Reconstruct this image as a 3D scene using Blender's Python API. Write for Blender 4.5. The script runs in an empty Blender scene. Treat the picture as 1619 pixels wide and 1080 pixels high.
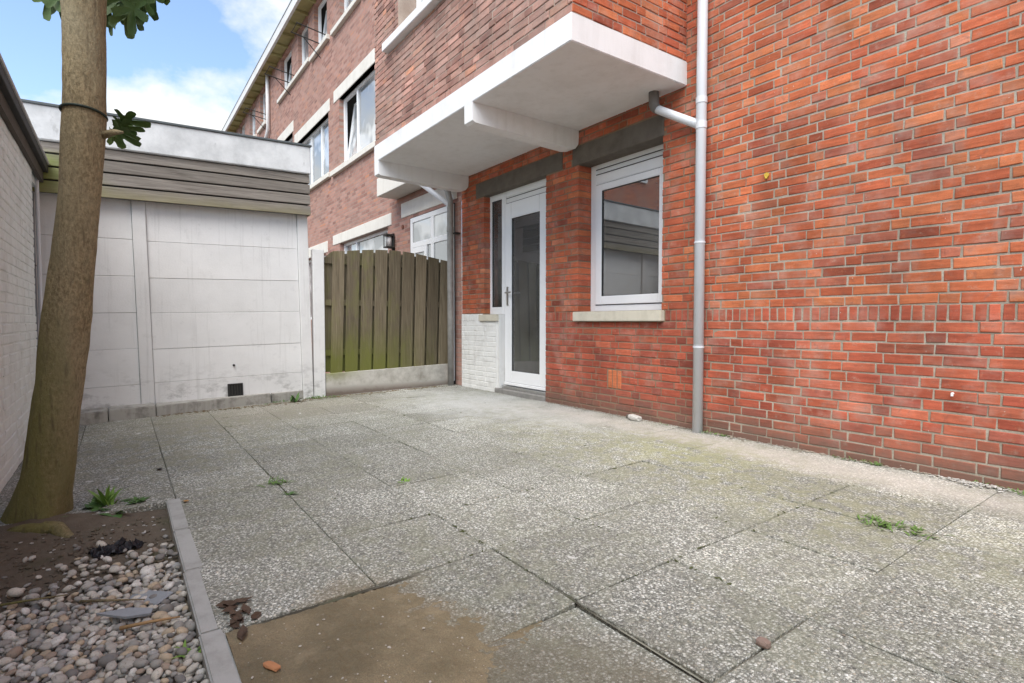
import bpy, bmesh, math, random
import numpy as np
from mathutils import Vector, Matrix, noise

R = random.Random(7)
SC = bpy.context.scene
COL = SC.collection

# ------------------------------------------------------------------ camera
F_PX, W_PX, HOR, CY = 868.0, 1619.0, 508.0, 540.0
EYE = 0.86
YAW = math.atan2(809.5 - 190.0, F_PX)
PITCH = math.atan((CY - HOR) / F_PX)
fw0 = Vector((-math.cos(YAW), math.sin(YAW), 0)); rt = Vector((math.sin(YAW), math.cos(YAW), 0)); up0 = Vector((0, 0, 1))
fw = fw0 * math.cos(PITCH) - up0 * math.sin(PITCH); up = up0 * math.cos(PITCH) + fw0 * math.sin(PITCH)
cam_d = bpy.data.cameras.new('camera'); cam = bpy.data.objects.new('camera', cam_d); COL.objects.link(cam)
cam_d.sensor_width = 36; cam_d.lens = 36 * F_PX / W_PX; cam_d.clip_end = 3000; cam_d.clip_start = 0.05
m = Matrix((rt, up, -fw)).transposed().to_4x4(); m.translation = Vector((0, 0, EYE)); cam.matrix_world = m
SC.camera = cam

# ------------------------------------------------------------------ light
SUN_EL, SUN_AZ = math.radians(56), math.radians(142)      # azimuth measured clockwise from +Y
W = bpy.data.worlds.new('World'); SC.world = W; W.use_nodes = True
nt = W.node_tree; nt.nodes.clear()
def wn(t, **k):
    n = nt.nodes.new(t)
    for a, b in k.items(): setattr(n, a, b)
    return n
wo = wn('ShaderNodeOutputWorld'); bg = wn('ShaderNodeBackground'); bg.inputs[1].default_value = 0.14
sky = wn('ShaderNodeTexSky', sky_type='NISHITA', sun_disc=False, sun_elevation=SUN_EL, sun_rotation=SUN_AZ)
sky.air_density = 1.0; sky.dust_density = 0.9; sky.ozone_density = 1.2
tc = wn('ShaderNodeTexCoord'); sp = wn('ShaderNodeSeparateXYZ'); nt.links.new(tc.outputs['Generated'], sp.inputs[0])
ad = wn('ShaderNodeMath', operation='ADD'); ad.inputs[1].default_value = 0.55; nt.links.new(sp.outputs[2], ad.inputs[0])
dv = wn('ShaderNodeMath', operation='DIVIDE'); dv.inputs[0].default_value = 1.0; nt.links.new(ad.outputs[0], dv.inputs[1])
vs = wn('ShaderNodeVectorMath', operation='SCALE'); nt.links.new(tc.outputs['Generated'], vs.inputs[0]); nt.links.new(dv.outputs[0], vs.inputs[3])
of = wn('ShaderNodeVectorMath', operation='ADD'); of.inputs[1].default_value = (8.93, 3.06, 0.0); nt.links.new(vs.outputs[0], of.inputs[0])
no = wn('ShaderNodeTexNoise'); no.inputs['Scale'].default_value = 1.9; no.inputs['Detail'].default_value = 9; no.inputs['Roughness'].default_value = 0.56
nt.links.new(of.outputs[0], no.inputs['Vector'])
rp = wn('ShaderNodeValToRGB'); rp.color_ramp.elements[0].position = 0.495; rp.color_ramp.elements[1].position = 0.575
nt.links.new(no.outputs[0], rp.inputs[0])
mx = wn('ShaderNodeMix', data_type='RGBA'); nt.links.new(rp.outputs[0], mx.inputs[0]); nt.links.new(sky.outputs[0], mx.inputs[6])
mx.inputs[7].default_value = (3.75, 3.8, 3.75, 1)
nt.links.new(mx.outputs[2], bg.inputs[0]); nt.links.new(bg.outputs[0], wo.inputs[0])
sd = bpy.data.lights.new('sun', 'SUN'); sun = bpy.data.objects.new('sun', sd); COL.objects.link(sun)
sd.energy = 2.0; sd.angle = math.radians(55); sd.color = (1.0, 0.968, 0.885)
sdir = Vector((math.sin(SUN_AZ) * math.cos(SUN_EL), math.cos(SUN_AZ) * math.cos(SUN_EL), math.sin(SUN_EL)))
sun.rotation_euler = sdir.to_track_quat('Z', 'Y').to_euler()
SC.view_settings.view_transform = 'Standard'; SC.view_settings.look = 'None'
SC.view_settings.exposure = 1.15; SC.view_settings.gamma = 1.0; SC.view_settings.use_curve_mapping = False

D = 3.70                                                   # the facade plane
def gz(y): return 0.02 * (y - D)                            # paving falls away from the house
def px(P):
    d = Vector(P) - Vector((0, 0, EYE)); z = d.dot(fw)
    if z < 0.05: return None
    return (809.5 + F_PX * d.dot(rt) / z, CY - F_PX * d.dot(up) / z)

# ------------------------------------------------------------------ node helpers
class M:
    def __init__(s, name, rough=0.8, spec=0.35):
        s.m = bpy.data.materials.new(name); s.m.use_nodes = True; s.t = s.m.node_tree; s.t.nodes.clear()
        s.out = s.t.nodes.new('ShaderNodeOutputMaterial'); s.b = s.t.nodes.new('ShaderNodeBsdfPrincipled')
        s.t.links.new(s.b.outputs[0], s.out.inputs[0]); s.b.inputs['Roughness'].default_value = rough
        s.b.inputs['Specular IOR Level'].default_value = spec
        s._pos = None; s.bumpn = None
    def put(s, sock, v):
        if v is None: return
        if isinstance(v, bpy.types.NodeSocket): s.t.links.new(v, sock)
        elif isinstance(v, (tuple, list)) and len(v) == 3 and sock.type == 'RGBA': sock.default_value = (*v, 1)
        else: sock.default_value = v
    def n(s, t, ins=None, out=0, **k):
        nd = s.t.nodes.new(t)
        for a, b in k.items(): setattr(nd, a, b)
        for a, b in (ins or {}).items(): s.put(nd.inputs[a], b)
        return nd.outputs[out]
    def pos(s):
        if s._pos is None: s._pos = s.n('ShaderNodeNewGeometry')
        return s._pos
    def obj(s): return s.n('ShaderNodeTexCoord', out=3)
    def gen(s): return s.n('ShaderNodeTexCoord', out=0)
    def xyz(s, v):
        nd = s.t.nodes.new('ShaderNodeSeparateXYZ'); s.put(nd.inputs[0], v); return nd.outputs
    def sc(s, v, k):
        return s.n('ShaderNodeVectorMath', {0: v, 1: k}, operation='MULTIPLY')
    def noise(s, v, scale, detail=4, rough=0.55, dist=0.0):
        return s.n('ShaderNodeTexNoise', {'Vector': v, 'Scale': scale, 'Detail': detail, 'Roughness': rough, 'Distortion': dist})
    def math(s, op, a, b=0.0, clamp=False):
        return s.n('ShaderNodeMath', {0: a, 1: b}, operation=op, use_clamp=clamp)
    def rng(s, v, a, b, c=0.0, d=1.0):
        return s.n('ShaderNodeMapRange', {0: v, 1: a, 2: b, 3: c, 4: d}, clamp=True)
    def mix(s, f, a, b, blend='MIX'):
        return s.n('ShaderNodeMix', {0: f, 6: a, 7: b}, out=2, data_type='RGBA', blend_type=blend)
    def ramp(s, f, stops, interp='LINEAR'):
        nd = s.t.nodes.new('ShaderNodeValToRGB'); s.put(nd.inputs[0], f); r = nd.color_ramp; r.interpolation = interp
        while len(r.elements) < len(stops): r.elements.new(0.5)
        for e, (p, c) in zip(r.elements, stops): e.position = p; e.color = (*c, 1) if len(c) == 3 else c
        return nd.outputs[0]
    def grey(s, v):
        return s.n('ShaderNodeCombineColor', {0: v, 1: v, 2: v})
    def bump(s, h, dist=0.003, strength=0.6):
        nd = s.t.nodes.new('ShaderNodeBump'); s.put(nd.inputs['Height'], h)
        nd.inputs['Distance'].default_value = dist; nd.inputs['Strength'].default_value = strength
        if s.bumpn: s.t.links.new(s.bumpn, nd.inputs['Normal'])
        s.bumpn = nd.outputs[0]; s.t.links.new(s.bumpn, s.b.inputs['Normal'])
    def col(s, c): s.put(s.b.inputs['Base Color'], c)
    def rough(s, v): s.put(s.b.inputs['Roughness'], v)

def attr(mm, name='tone'):
    nd = mm.t.nodes.new('ShaderNodeAttribute'); nd.attribute_name = name
    sc_ = mm.t.nodes.new('ShaderNodeSeparateColor'); mm.t.links.new(nd.outputs['Color'], sc_.inputs[0]); return sc_.outputs

ORANGE = [(0.0, (.30, .076, .042)), (.08, (.42, .100, .050)), (.30, (.48, .122, .056)), (.55, (.52, .144, .062)), (.76, (.56, .180, .078)), (.90, (.49, .165, .096)), (.97, (.40, .115, .072)), (1.0, (.33, .10, .066))]
RED = [(0.0, (.27, .075, .058)), (.12, (.36, .080, .052)), (.45, (.405, .088, .055)), (.72, (.44, .100, .060)), (.92, (.39, .104, .066)), (1.0, (.31, .088, .062))]
BROWN = [(0.0, (.27, .145, .118)), (.25, (.37, .195, .155)), (.5, (.44, .235, .185)), (.72, (.49, .275, .22)), (.88, (.45, .28, .235)), (1.0, (.52, .24, .15))]

def brick_mat(name, kind):
    q = M(name, .86, .25); p = q.pos(); a = attr(q)
    if kind == 'main':
        c = q.mix(q.math('MULTIPLY', a[2], .7), q.ramp(a[0], ORANGE), q.ramp(a[0], RED)); c = q.mix(1.0, c, (1.0, 1.03, 1.04), 'MULTIPLY')
    else:
        c = q.ramp(a[0], BROWN)
    c = q.mix(1.0, c, q.grey(q.rng(a[1], 0, 1, .80, 1.18)), 'MULTIPLY')
    st = q.noise(q.sc(p, (9, 9, 60)), 1.0, 4, .6)                      # drawn streaks along the brick
    c = q.mix(1.0, c, q.grey(q.rng(st, .3, .75, .80, 1.22)), 'MULTIPLY')
    sp_ = q.noise(p, 260, 3, .7)
    c = q.mix(1.0, c, q.grey(q.rng(sp_, .3, .7, .86, 1.12)), 'MULTIPLY')
    blot = q.noise(p, 22, 3, .6, .6)
    c = q.mix(q.rng(blot, .60, .76, 0, .55), c, (.17, .075, .058)); c = q.mix(q.rng(q.noise(p, 30, 3, .6), .60, .75, 0, .45), c, (.56, .23, .11))
    fl = q.noise(p, 17, 6, .75); c = q.mix(q.rng(fl, .57, .70, 0, .38), c, (.50, .40, .31)); c = q.mix(q.rng(q.noise(p, 60, 4, .7), .58, .72, 0, .4), c, (.20, .08, .05))
    c = q.mix(q.rng(q.noise(p, 5.5, 4, .6), .50, .74, 0, .42), c, (.47, .34, .28))
    big = q.noise(q.sc(p, (2.6, 2.6, 1.1)), 1.0, 6, .65)
    c = q.mix(1.0, c, q.grey(q.rng(big, .36, .66, 1.10, .72)), 'MULTIPLY')
    if kind == 'main':
        z = q.xyz(p)[2]
        nz = q.noise(p, 7, 4, .6)
        d = q.math('ADD', z, q.math('MULTIPLY', nz, .22))
        c = q.mix(q.rng(d, .14, .38, .80, 0), c, (.15, .108, .085))     # splash dirt on the lowest courses
        c = q.mix(q.rng(q.noise(p, 46, 2, .5), .745, .78, 0, .8), c, (.62, .57, .52))   # paint and lime spots
    else:
        c = q.mix(q.rng(q.noise(p, 3.0, 5, .6), .42, .66, 0, .55), c, (.36, .265, .22))
    q.col(c)
    q.bump(st, .004, .5); q.bump(sp_, .002, .6)
    return q.m

def mortar_mat(name, col, dark, old=None):
    q = M(name, .95, .1); p = q.pos()
    c = q.mix(q.rng(q.noise(p, 4, 4), .35, .65), col, dark)
    if old: c = q.mix(q.rng(q.math('ADD', q.xyz(p)[0], q.math('MULTIPLY', q.noise(p, 3, 3), .3)), -2.55, -2.30, 1, 0), c, old)
    c = q.mix(q.rng(q.noise(p, 120, 3, .7), .35, .7, 0, .5), c, tuple(x * .6 for x in dark))
    q.col(c); q.bump(q.noise(p, 150, 3), .003, .8); return q.m

def far_brick_mat(name, ramp_, mort, axis='y'):
    """coursed brickwork for walls whose bricks are too far off to tell apart"""
    q = M(name, .9, .2); p = q.pos(); x = q.xyz(p)
    u = x[0] if axis == 'y' else x[1]
    v = q.n('ShaderNodeCombineXYZ', {0: u, 1: x[2], 2: 0.0})
    nd = q.t.nodes.new('ShaderNodeTexBrick'); q.put(nd.inputs['Vector'], v)
    nd.offset = .5; nd.squash = 1.0
    for k, val in (('Scale', 1.0), ('Mortar Size', .006), ('Mortar Smooth', .2), ('Brick Width', .2), ('Row Height', .0628)): nd.inputs[k].default_value = val
    nd.inputs['Color1'].default_value = (0, 0, 0, 1); nd.inputs['Color2'].default_value = (1, 1, 1, 1); nd.inputs['Mortar'].default_value = (.5, .5, .5, 1)
    nd.inputs['Bias'].default_value = 0.0
    c = q.ramp(nd.outputs[0], ramp_)
    c = q.mix(q.rng(q.noise(p, 1.3, 5, .6), .4, .68, 0, .5), c, (.36, .24, .20))
    c = q.mix(q.rng(q.noise(p, 9, 4, .7), .55, .8, 0, .5), c, (.16, .10, .09))
    c = q.mix(q.math('MULTIPLY', nd.outputs[1], .8), c, mort)
    q.col(c); q.bump(q.math('SUBTRACT', 1.0, nd.outputs[1]), .006, .7); q.bump(q.noise(p, 60, 3), .003, .5)
    return q.m

def paint_mat(name, col, dirt=.35, dcol=(.23, .21, .18), rough=.6, scale=3.0, bump=.002):
    q = M(name, rough, .3); p = q.pos()
    c = q.mix(q.rng(q.noise(p, scale, 6, .65), .48, .8, 0, dirt), col, dcol)
    c = q.mix(q.rng(q.noise(q.sc(p, (14, 14, 1.2)), 1.0, 5, .6), .5, .8, 0, dirt * .6), c, dcol)
    q.col(c); q.bump(q.noise(p, 90, 4, .6), bump, .5); return q.m

def pvc_mat(name, col=(.85, .86, .87), rough=.28):
    q = M(name, rough, .5); p = q.pos()
    q.col(q.mix(q.rng(q.noise(p, 5, 5, .6), .45, .8, 0, .25), col, tuple(x * .78 for x in col))); return q.m

def glass_mat(name, ior=1.9, tint=(.72, .75, .75), dark=None, haze=0.0):
    q = M(name); t = q.t
    if dark is None:
        tr = t.nodes.new('ShaderNodeBsdfTransparent'); tr.inputs[0].default_value = (*tint, 1)
    else:
        tr = t.nodes.new('ShaderNodeBsdfDiffuse'); q.put(tr.inputs[0], dark(q) if callable(dark) else dark)
    gl = t.nodes.new('ShaderNodeBsdfGlossy'); gl.inputs['Roughness'].default_value = .0; gl.inputs[0].default_value = (.93, .96, .97, 1)
    bp = t.nodes.new('ShaderNodeBump'); bp.inputs['Distance'].default_value = .0006; bp.inputs['Strength'].default_value = .25
    q.put(bp.inputs['Height'], q.noise(q.pos(), 2.2, 2)); t.links.new(bp.outputs[0], gl.inputs['Normal'])
    fr = t.nodes.new('ShaderNodeFresnel'); fr.inputs[0].default_value = ior
    if haze:  # pale haze mixed into the glass to stand in for missing room light
        df = t.nodes.new('ShaderNodeBsdfDiffuse'); df.inputs[0].default_value = (.62, .62, .60, 1); m2 = t.nodes.new('ShaderNodeMixShader'); m2.inputs[0].default_value = haze
        q.put(m2.inputs[0], q.rng(q.noise(q.pos(), 1.6, 4, .6), .3, .7, haze * .5, haze * 1.5)); t.links.new(tr.outputs[0], m2.inputs[1]); t.links.new(df.outputs[0], m2.inputs[2]); base_out = m2.outputs[0]
    else: base_out = tr.outputs[0]
    ms = t.nodes.new('ShaderNodeMixShader'); t.links.new(fr.outputs[0], ms.inputs[0]); t.links.new(base_out, ms.inputs[1]); t.links.new(gl.outputs[0], ms.inputs[2])
    t.links.new(ms.outputs[0], q.out.inputs[0]); return q.m

def plain(name, col, rough=.7, var=.3, scale=20, bump=.002, metal=0.0):
    q = M(name, rough, .35); p = q.pos()
    q.col(q.mix(q.rng(q.noise(p, scale, 5, .6), .3, .75, 0, var), col, tuple(x * .45 for x in col)))
    q.b.inputs['Metallic'].default_value = metal
    q.bump(q.noise(p, scale * 6, 3), bump, .5); return q.m

def wood_mat(name, base, dark, axis, moss=None):
    q = M(name, .85, .2); p = q.pos(); rnd = q.n('ShaderNodeObjectInfo', out=5)
    k = {'y': (60, 2.2, 60), 'z': (60, 60, 2.2)}[axis]
    sh = q.n('ShaderNodeVectorMath', {0: q.sc(p, k), 1: q.n('ShaderNodeCombineXYZ', {0: q.math('MULTIPLY', rnd, 40), 1: q.math('MULTIPLY', rnd, 17), 2: q.math('MULTIPLY', rnd, 29)})}, operation='ADD')
    g = q.noise(sh, 1.0, 6, .65, 1.2)
    c = q.mix(q.rng(g, .3, .72), base, dark)
    c = q.mix(1.0, c, q.grey(q.rng(rnd, 0, 1, .72, 1.2)), 'MULTIPLY')
    kn = q.noise(q.sc(p, tuple(x * .16 for x in k)), 1.0, 3, .6)
    c = q.mix(q.rng(kn, .66, .8, 0, .5), c, tuple(x * .45 for x in dark))
    if moss: c = moss(q, c, p, rnd)
    q.col(c); q.bump(g, .004, .6); return q.m

# ------------------------------------------------------------------ mesh helpers
class MB:
    def __init__(s): s.v = []; s.f = []; s.t = []; s.mi = []; s.cur = (0, 0, 0); s.mat = 0
    def add(s, vs, fs):
        o = len(s.v); s.v += [tuple(v) for v in vs]; s.f += [tuple(i + o for i in f) for f in fs]
        s.t += [s.cur] * len(fs); s.mi += [s.mat] * len(fs)
    def quad(s, a, b, c, d): s.add([a, b, c, d], [(0, 1, 2, 3)])
    def box(s, x0, x1, y0, y1, z0, z1, M4=None):
        vs = [(x, y, z) for z in (z0, z1) for y in (y0, y1) for x in (x0, x1)]
        if M4: vs = [M4 @ Vector(v) for v in vs]
        s.add(vs, [(0, 2, 3, 1), (4, 5, 7, 6), (0, 1, 5, 4), (2, 6, 7, 3), (0, 4, 6, 2), (1, 3, 7, 5)])
    def ring(s, x0, x1, z0, z1, y0, y1, w, wt=None, wb=None):
        wt = w if wt is None else wt; wb = w if wb is None else wb
        s.box(x0, x0 + w, y0, y1, z0, z1); s.box(x1 - w, x1, y0, y1, z0, z1)
        s.box(x0 + w, x1 - w, y0, y1, z1 - wt, z1); s.box(x0 + w, x1 - w, y0, y1, z0, z0 + wb)
    def tube(s, pts, rad, n=16, cap=True):
        pts = [Vector(p) for p in pts]; k = len(pts)
        rad = rad if isinstance(rad, (list, tuple)) else [rad] * k
        vs = []; ref = None
        for i, p in enumerate(pts):
            t = (pts[min(i + 1, k - 1)] - pts[max(i - 1, 0)]).normalized()
            if ref is None: ref = Vector((1, 0, 0)) if abs(t.x) < .8 else Vector((0, 1, 0))
            a = (ref - t * ref.dot(t)).normalized(); b = t.cross(a); ref = a
            for j in range(n):
                an = 2 * math.pi * j / n; vs.append(p + (a * math.cos(an) + b * math.sin(an)) * rad[i])
        fs = [(i * n + j, i * n + (j + 1) % n, (i + 1) * n + (j + 1) % n, (i + 1) * n + j) for i in range(k - 1) for j in range(n)]
        if cap: fs += [tuple(range(n))[::-1], tuple((k - 1) * n + j for j in range(n))]
        s.add(vs, fs)
    def mesh(s, name, mats, bevel=0, smooth=False, tone=False, seg=1):
        me = bpy.data.meshes.new(name); me.from_pydata(s.v, [], s.f)
        for q in (mats if isinstance(mats, (list, tuple)) else [mats]): me.materials.append(q)
        if any(s.mi): me.polygons.foreach_set('material_index', s.mi)
        if tone:
            at = me.attributes.new('tone', 'FLOAT_COLOR', 'FACE')
            at.data.foreach_set('color', np.array([(*t, 1.0) for t in s.t], dtype=np.float32).ravel())
        if bevel:
            bm = bmesh.new(); bm.from_mesh(me)
            bmesh.ops.bevel(bm, geom=list(bm.edges), offset=bevel, segments=seg, affect='EDGES', clamp_overlap=True)
            bm.to_mesh(me); bm.free()
        if smooth: me.polygons.foreach_set('use_smooth', [True] * len(me.polygons))
        me.update(); return me
    def build(s, name, mats, parent=None, bevel=0, smooth=False, tone=False, seg=1, **kw):
        o = bpy.data.objects.new(name, s.mesh(name, mats, bevel, smooth, tone, seg)); COL.objects.link(o)
        if parent: o.parent = parent
        for k, v in kw.items(): o[k] = v
        return o

def empty(name, loc, label, cat, group=None):
    o = bpy.data.objects.new(name, None); COL.objects.link(o); o.location = loc; o.empty_display_size = .1
    o['label'] = label; o['category'] = cat
    if group: o['group'] = group
    return o
def tag(o, label, cat, group=None):
    o['label'] = label; o['category'] = cat
    if group: o['group'] = group
    return o
def inst(name, me, parent, M4=None, loc=None, **kw):
    o = bpy.data.objects.new(name, me); COL.objects.link(o)
    if parent: o.parent = parent
    if M4 is not None: o.matrix_basis = M4
    if loc is not None: o.location = loc
    for k, v in kw.items(): o[k] = v
    return o

def brick_geo(w, h, d, be, jit, r):
    """front at y=0 facing -y, centred in x and z"""
    j = lambda k: r.uniform(-k, k)
    c = [(-w/2, -h/2), (w/2, -h/2), (w/2, h/2), (-w/2, h/2)]
    sx = [1, -1, -1, 1]; sz = [1, 1, -1, -1]
    o = [(x + j(jit), z + j(jit)) for x, z in c]
    vs = [(x + sx[i]*be, j(.0012), z + sz[i]*be) for i, (x, z) in enumerate(o)] + [(x, be, z) for x, z in o] + [(x, d, z) for x, z in o]
    fs = [(0, 1, 2, 3)] + [(4+i, 4+(i+1) % 4, (i+1) % 4, i) for i in range(4)] + [(8+i, 8+(i+1) % 4, 4+(i+1) % 4, 4+i) for i in range(4)]
    return vs, fs

def cut_rects(rects, holes):
    """rect = [u0,u1,z0,z1,flag]; trims bricks at openings, flag = touches an opening"""
    out = list(rects)
    for (a0, a1, b0, b1) in holes:
        nxt = []
        for (u0, u1, z0, z1, fl) in out:
            if u1 <= a0 or u0 >= a1 or z1 <= b0 or z0 >= b1: nxt.append((u0, u1, z0, z1, fl)); continue
            oz = min(z1, b1) - max(z0, b0)
            if oz > .6 * (z1 - z0):
                if a0 - u0 > .018: nxt.append((u0, a0 - .002, z0, z1, 1))
                if u1 - a1 > .018: nxt.append((a1 + .002, u1, z0, z1, 1))
            else:
                if z0 < b0 and b0 - z0 > .012: nxt.append((u0, u1, z0, b0 - .004, fl))
                elif z1 > b1 and z1 - b1 > .012: nxt.append((u0, u1, b1 + .004, z1, fl))
        out = nxt
    return out

def bond_row(u0, u1, z0, z1, off, S=.1945, Hd=.0975, j=.0092):
    P = 2 * S + Hd; rects = []; k = math.floor((u0 - off) / P) - 1
    while True:
        b = off + k * P
        if b > u1: break
        for a, w in ((0, Hd), (Hd, S), (Hd + S, S)):
            x0, x1 = max(b + a, u0), min(b + a + w, u1)
            if x1 - x0 > .03: rects.append((x0 + j/2 + R.uniform(-.0015, .0015), x1 - j/2 + R.uniform(-.0015, .0015), z0 + j/2, z1 - j/2 - R.uniform(0, .0015), 0))
        k += 1
    return rects

def wall_panel(mb, x0, x1, z0, z1, y, holes, depth=0.0):
    """vertical panel facing -y with rectangular holes and reveals of the given depth"""
    xs = sorted({x0, x1, *[h for q in holes for h in q[:2] if x0 < h < x1]}); zs = sorted({z0, z1, *[h for q in holes for h in q[2:] if z0 < h < z1]})
    for i in range(len(xs) - 1):
        for k in range(len(zs) - 1):
            cx, cz = (xs[i] + xs[i+1]) / 2, (zs[k] + zs[k+1]) / 2
            if any(a < cx < b and c < cz < d for a, b, c, d in holes): continue
            mb.quad((xs[i], y, zs[k]), (xs[i+1], y, zs[k]), (xs[i+1], y, zs[k+1]), (xs[i], y, zs[k+1]))
    if depth:
        inside = lambda cx, cz: any(a < cx < b and c < cz < d for a, b, c, d in holes)
        y2 = y + depth
        for i in range(len(xs) - 1):
            for k in range(len(zs) - 1):
                a, b, c, d = xs[i], xs[i+1], zs[k], zs[k+1]; cx, cz = (a + b) / 2, (c + d) / 2
                if not inside(cx, cz): continue
                e = 1e-3
                if not inside(a - e, cz): mb.quad((a, y, c), (a, y, d), (a, y2, d), (a, y2, c))
                if not inside(b + e, cz): mb.quad((b, y, d), (b, y, c), (b, y2, c), (b, y2, d))
                if not inside(cx, c - e): mb.quad((a, y, c), (a, y2, c), (b, y2, c), (b, y, c))
                if not inside(cx, d + e): mb.quad((a, y, d), (b, y, d), (b, y2, d), (a, y2, d))

# ------------------------------------------------------------------ materials
m_brick = brick_mat('brick orange red', 'main'); m_brick_b = brick_mat('brick weathered brown', 'brown')
m_mortar = mortar_mat('mortar pale', (.49, .44, .36), (.32, .28, .22), (.26, .185, .125)); m_mortar_b = mortar_mat('mortar bay', (.52, .43, .36), (.36, .28, .23))
m_far = far_brick_mat('far brown brickwork', BROWN, (.36, .29, .25)); m_farx = far_brick_mat('far brown brickwork side', BROWN, (.36, .29, .25), 'x')
m_faro = far_brick_mat('far orange brickwork side', ORANGE, (.36, .29, .25), 'x')
m_white = paint_mat('white masonry paint', (.80, .80, .80), .34, (.44, .42, .38), .7, 2.2, .004)
m_cream = paint_mat('cream stone paint', (.76, .73, .66), .35, (.40, .37, .30))
m_sill = paint_mat('weathered sill stone', (.60, .56, .46), .5, (.32, .29, .22), .8, 9)
m_lintel = plain('dark concrete', (.16, .138, .115), .9, .7, 9, .006)
m_pvc = pvc_mat('white window plastic'); m_pipe = pvc_mat('pale grey pipe plastic', (.66, .68, .71), .35); m_pipe_d = plain('stained grey pipe', (.34, .33, .31), .6, .8, 7)
m_seal = plain('black rubber seal', (.02, .02, .02), .6)
m_glass = glass_mat('double glazing', 3.0, (.86, .88, .88), haze=.10); m_glassd = glass_mat('door glazing', 1.8, (.86, .87, .86), haze=.13)
m_glassf = glass_mat('far glazing', 3.4, dark=lambda q: q.mix(q.rng(q.noise(q.pos(), 1.7, 2), .45, .55), (.22, .23, .24), (.58, .59, .59)))
m_metal = plain('brushed metal', (.62, .62, .62), .35, .2, 30, .0005, 1.0)
m_dark = plain('dark weathered metal', (.04, .038, .035), .7, .5, 12)

# ================================================================== GROUND
mb = MB(); mb.quad((-400, -400, -.32), (400, -400, -.32), (400, 400, -.32), (-400, 400, -.32))
q = M('far ground earth', .95, .1); q.col(q.mix(q.noise(q.pos(), .3, 5), (.10, .09, .07), (.16, .15, .13))); mb.build('ground', q.m, kind='structure')

# slabs with exposed aggregate ---------------------------------------------------
q = M('exposed aggregate concrete', .88, .25); p = q.pos(); x = q.xyz(p); rnd = q.n('ShaderNodeObjectInfo', out=5)
def agg(scale, rnds):
    nd = q.t.nodes.new('ShaderNodeTexVoronoi'); q.put(nd.inputs['Vector'], p); nd.inputs['Scale'].default_value = scale; nd.inputs['Randomness'].default_value = rnds
    cc = q.t.nodes.new('ShaderNodeSeparateColor'); q.t.links.new(nd.outputs['Color'], cc.inputs[0])
    return nd.outputs['Distance'], cc.outputs
d1, c1 = agg(100, 1.0); d2, c2 = agg(235, 1.0)
STONE = [(0, (.105, .11, .10)), (.20, (.24, .24, .215)), (.38, (.45, .445, .385)), (.52, (.60, .60, .54)), (.70, (.68, .68, .62)), (.85, (.80, .81, .77)), (1, (.47, .41, .31))]
cem = q.mix(q.noise(p, 300, 2), (.155, .157, .138), (.275, .275, .24))
small = q.mix(q.rng(d2, .30, .42), q.ramp(c2[1], STONE), cem)
base = q.mix(q.rng(d1, .40, .50), q.ramp(c1[0], STONE), small)
base = q.mix(1.0, base, q.grey(q.rng(rnd, 0, 1, .76, 1.08)), 'MULTIPLY')
# broad weathering: dirt film, algae, cement dust
n1 = q.noise(p, 1.5, 6, .62); n2 = q.noise(p, 4.2, 6, .65); n3 = q.noise(p, 11, 5, .7)
base = q.mix(q.rng(n1, .40, .66, .0, .26), base, (.345, .335, .275))
base = q.mix(1.0, base, q.grey(q.rng(n1, .36, .64, 1.08, .80)), 'MULTIPLY'); base = q.mix(q.rng(n2, .50, .72, 0, .42), base, (.20, .195, .16))
base = q.mix(q.rng(n3, .60, .78, 0, .3), base, (.60, .60, .56)); spk = q.noise(p, 75, 2, .5); base = q.mix(1.0, base, q.grey(q.rng(spk, .35, .65, .72, 1.26)), 'MULTIPLY')
def blob(cx, cy, rx, ry, soft=.5):
    dx = q.math('DIVIDE', q.math('SUBTRACT', x[0], cx), rx); dy = q.math('DIVIDE', q.math('SUBTRACT', x[1], cy), ry)
    r2 = q.math('SQRT', q.math('ADD', q.math('MULTIPLY', dx, dx), q.math('MULTIPLY', dy, dy)))
    return q.rng(q.math('ADD', r2, q.math('MULTIPLY', q.math('SUBTRACT', n2, .5), 1.6)), 1.0 - soft, 1.0 + soft, 1, 0)
def over(msk, k, col):
    global base
    base = q.mix(q.math('MULTIPLY', msk, k), base, col)
over(blob(-5.0, 3.1, 1.25, .62), .7, (.56, .565, .55)); over(blob(-3.9, 3.3, .9, .34), .5, (.53, .525, .49))      # cement dust before the door
over(blob(-1.9, 3.42, 1.7, .20, .6), .60, (.57, .52, .46))                                               # sandy strip along the wall
over(q.math('MULTIPLY', blob(-2.0, 2.75, 1.6, .42, .6), q.rng(n3, .42, .56)), .5, (.30, .29, .16))         # algae
over(q.math('MULTIPLY', blob(-2.35, 3.1, .5, .3, .6), q.rng(n3, .40, .55)), .55, (.33, .33, .17))
over(q.math('MULTIPLY', blob(-4.9, .2, 1.2, .8, .6), q.rng(n3, .45, .6)), .5, (.24, .21, .14))
over(blob(-5.9, 1.2, .7, 1.1, .6), .5, (.27, .24, .19)); over(blob(-1.9, 1.25, .14, .10, .5), .0, (.7, .7, .68))
over(blob(-1.48, .60, .36, .27, .35), .85, (.205, .160, .095)); over(blob(-.98, .90, .34, .28, .35), .72, (.145, .128, .088)); over(q.math('MULTIPLY', q.rng(n3, .44, .58), q.rng(n1, .38, .58)), .35, (.25, .255, .17))
over(q.rng(q.noise(p, 7.3, 3, .6), .70, .73), .75, (.66, .65, .62))                                       # lime and paint specks
q.col(base)
hgt = q.math('ADD', q.rng(d1, 0, .5, 1, 0), q.math('MULTIPLY', q.rng(d2, 0, .5, 1, 0), .5)); q.bump(hgt, .004, .8); q.bump(n3, .006, .3)
m_slab = q.m
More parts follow.
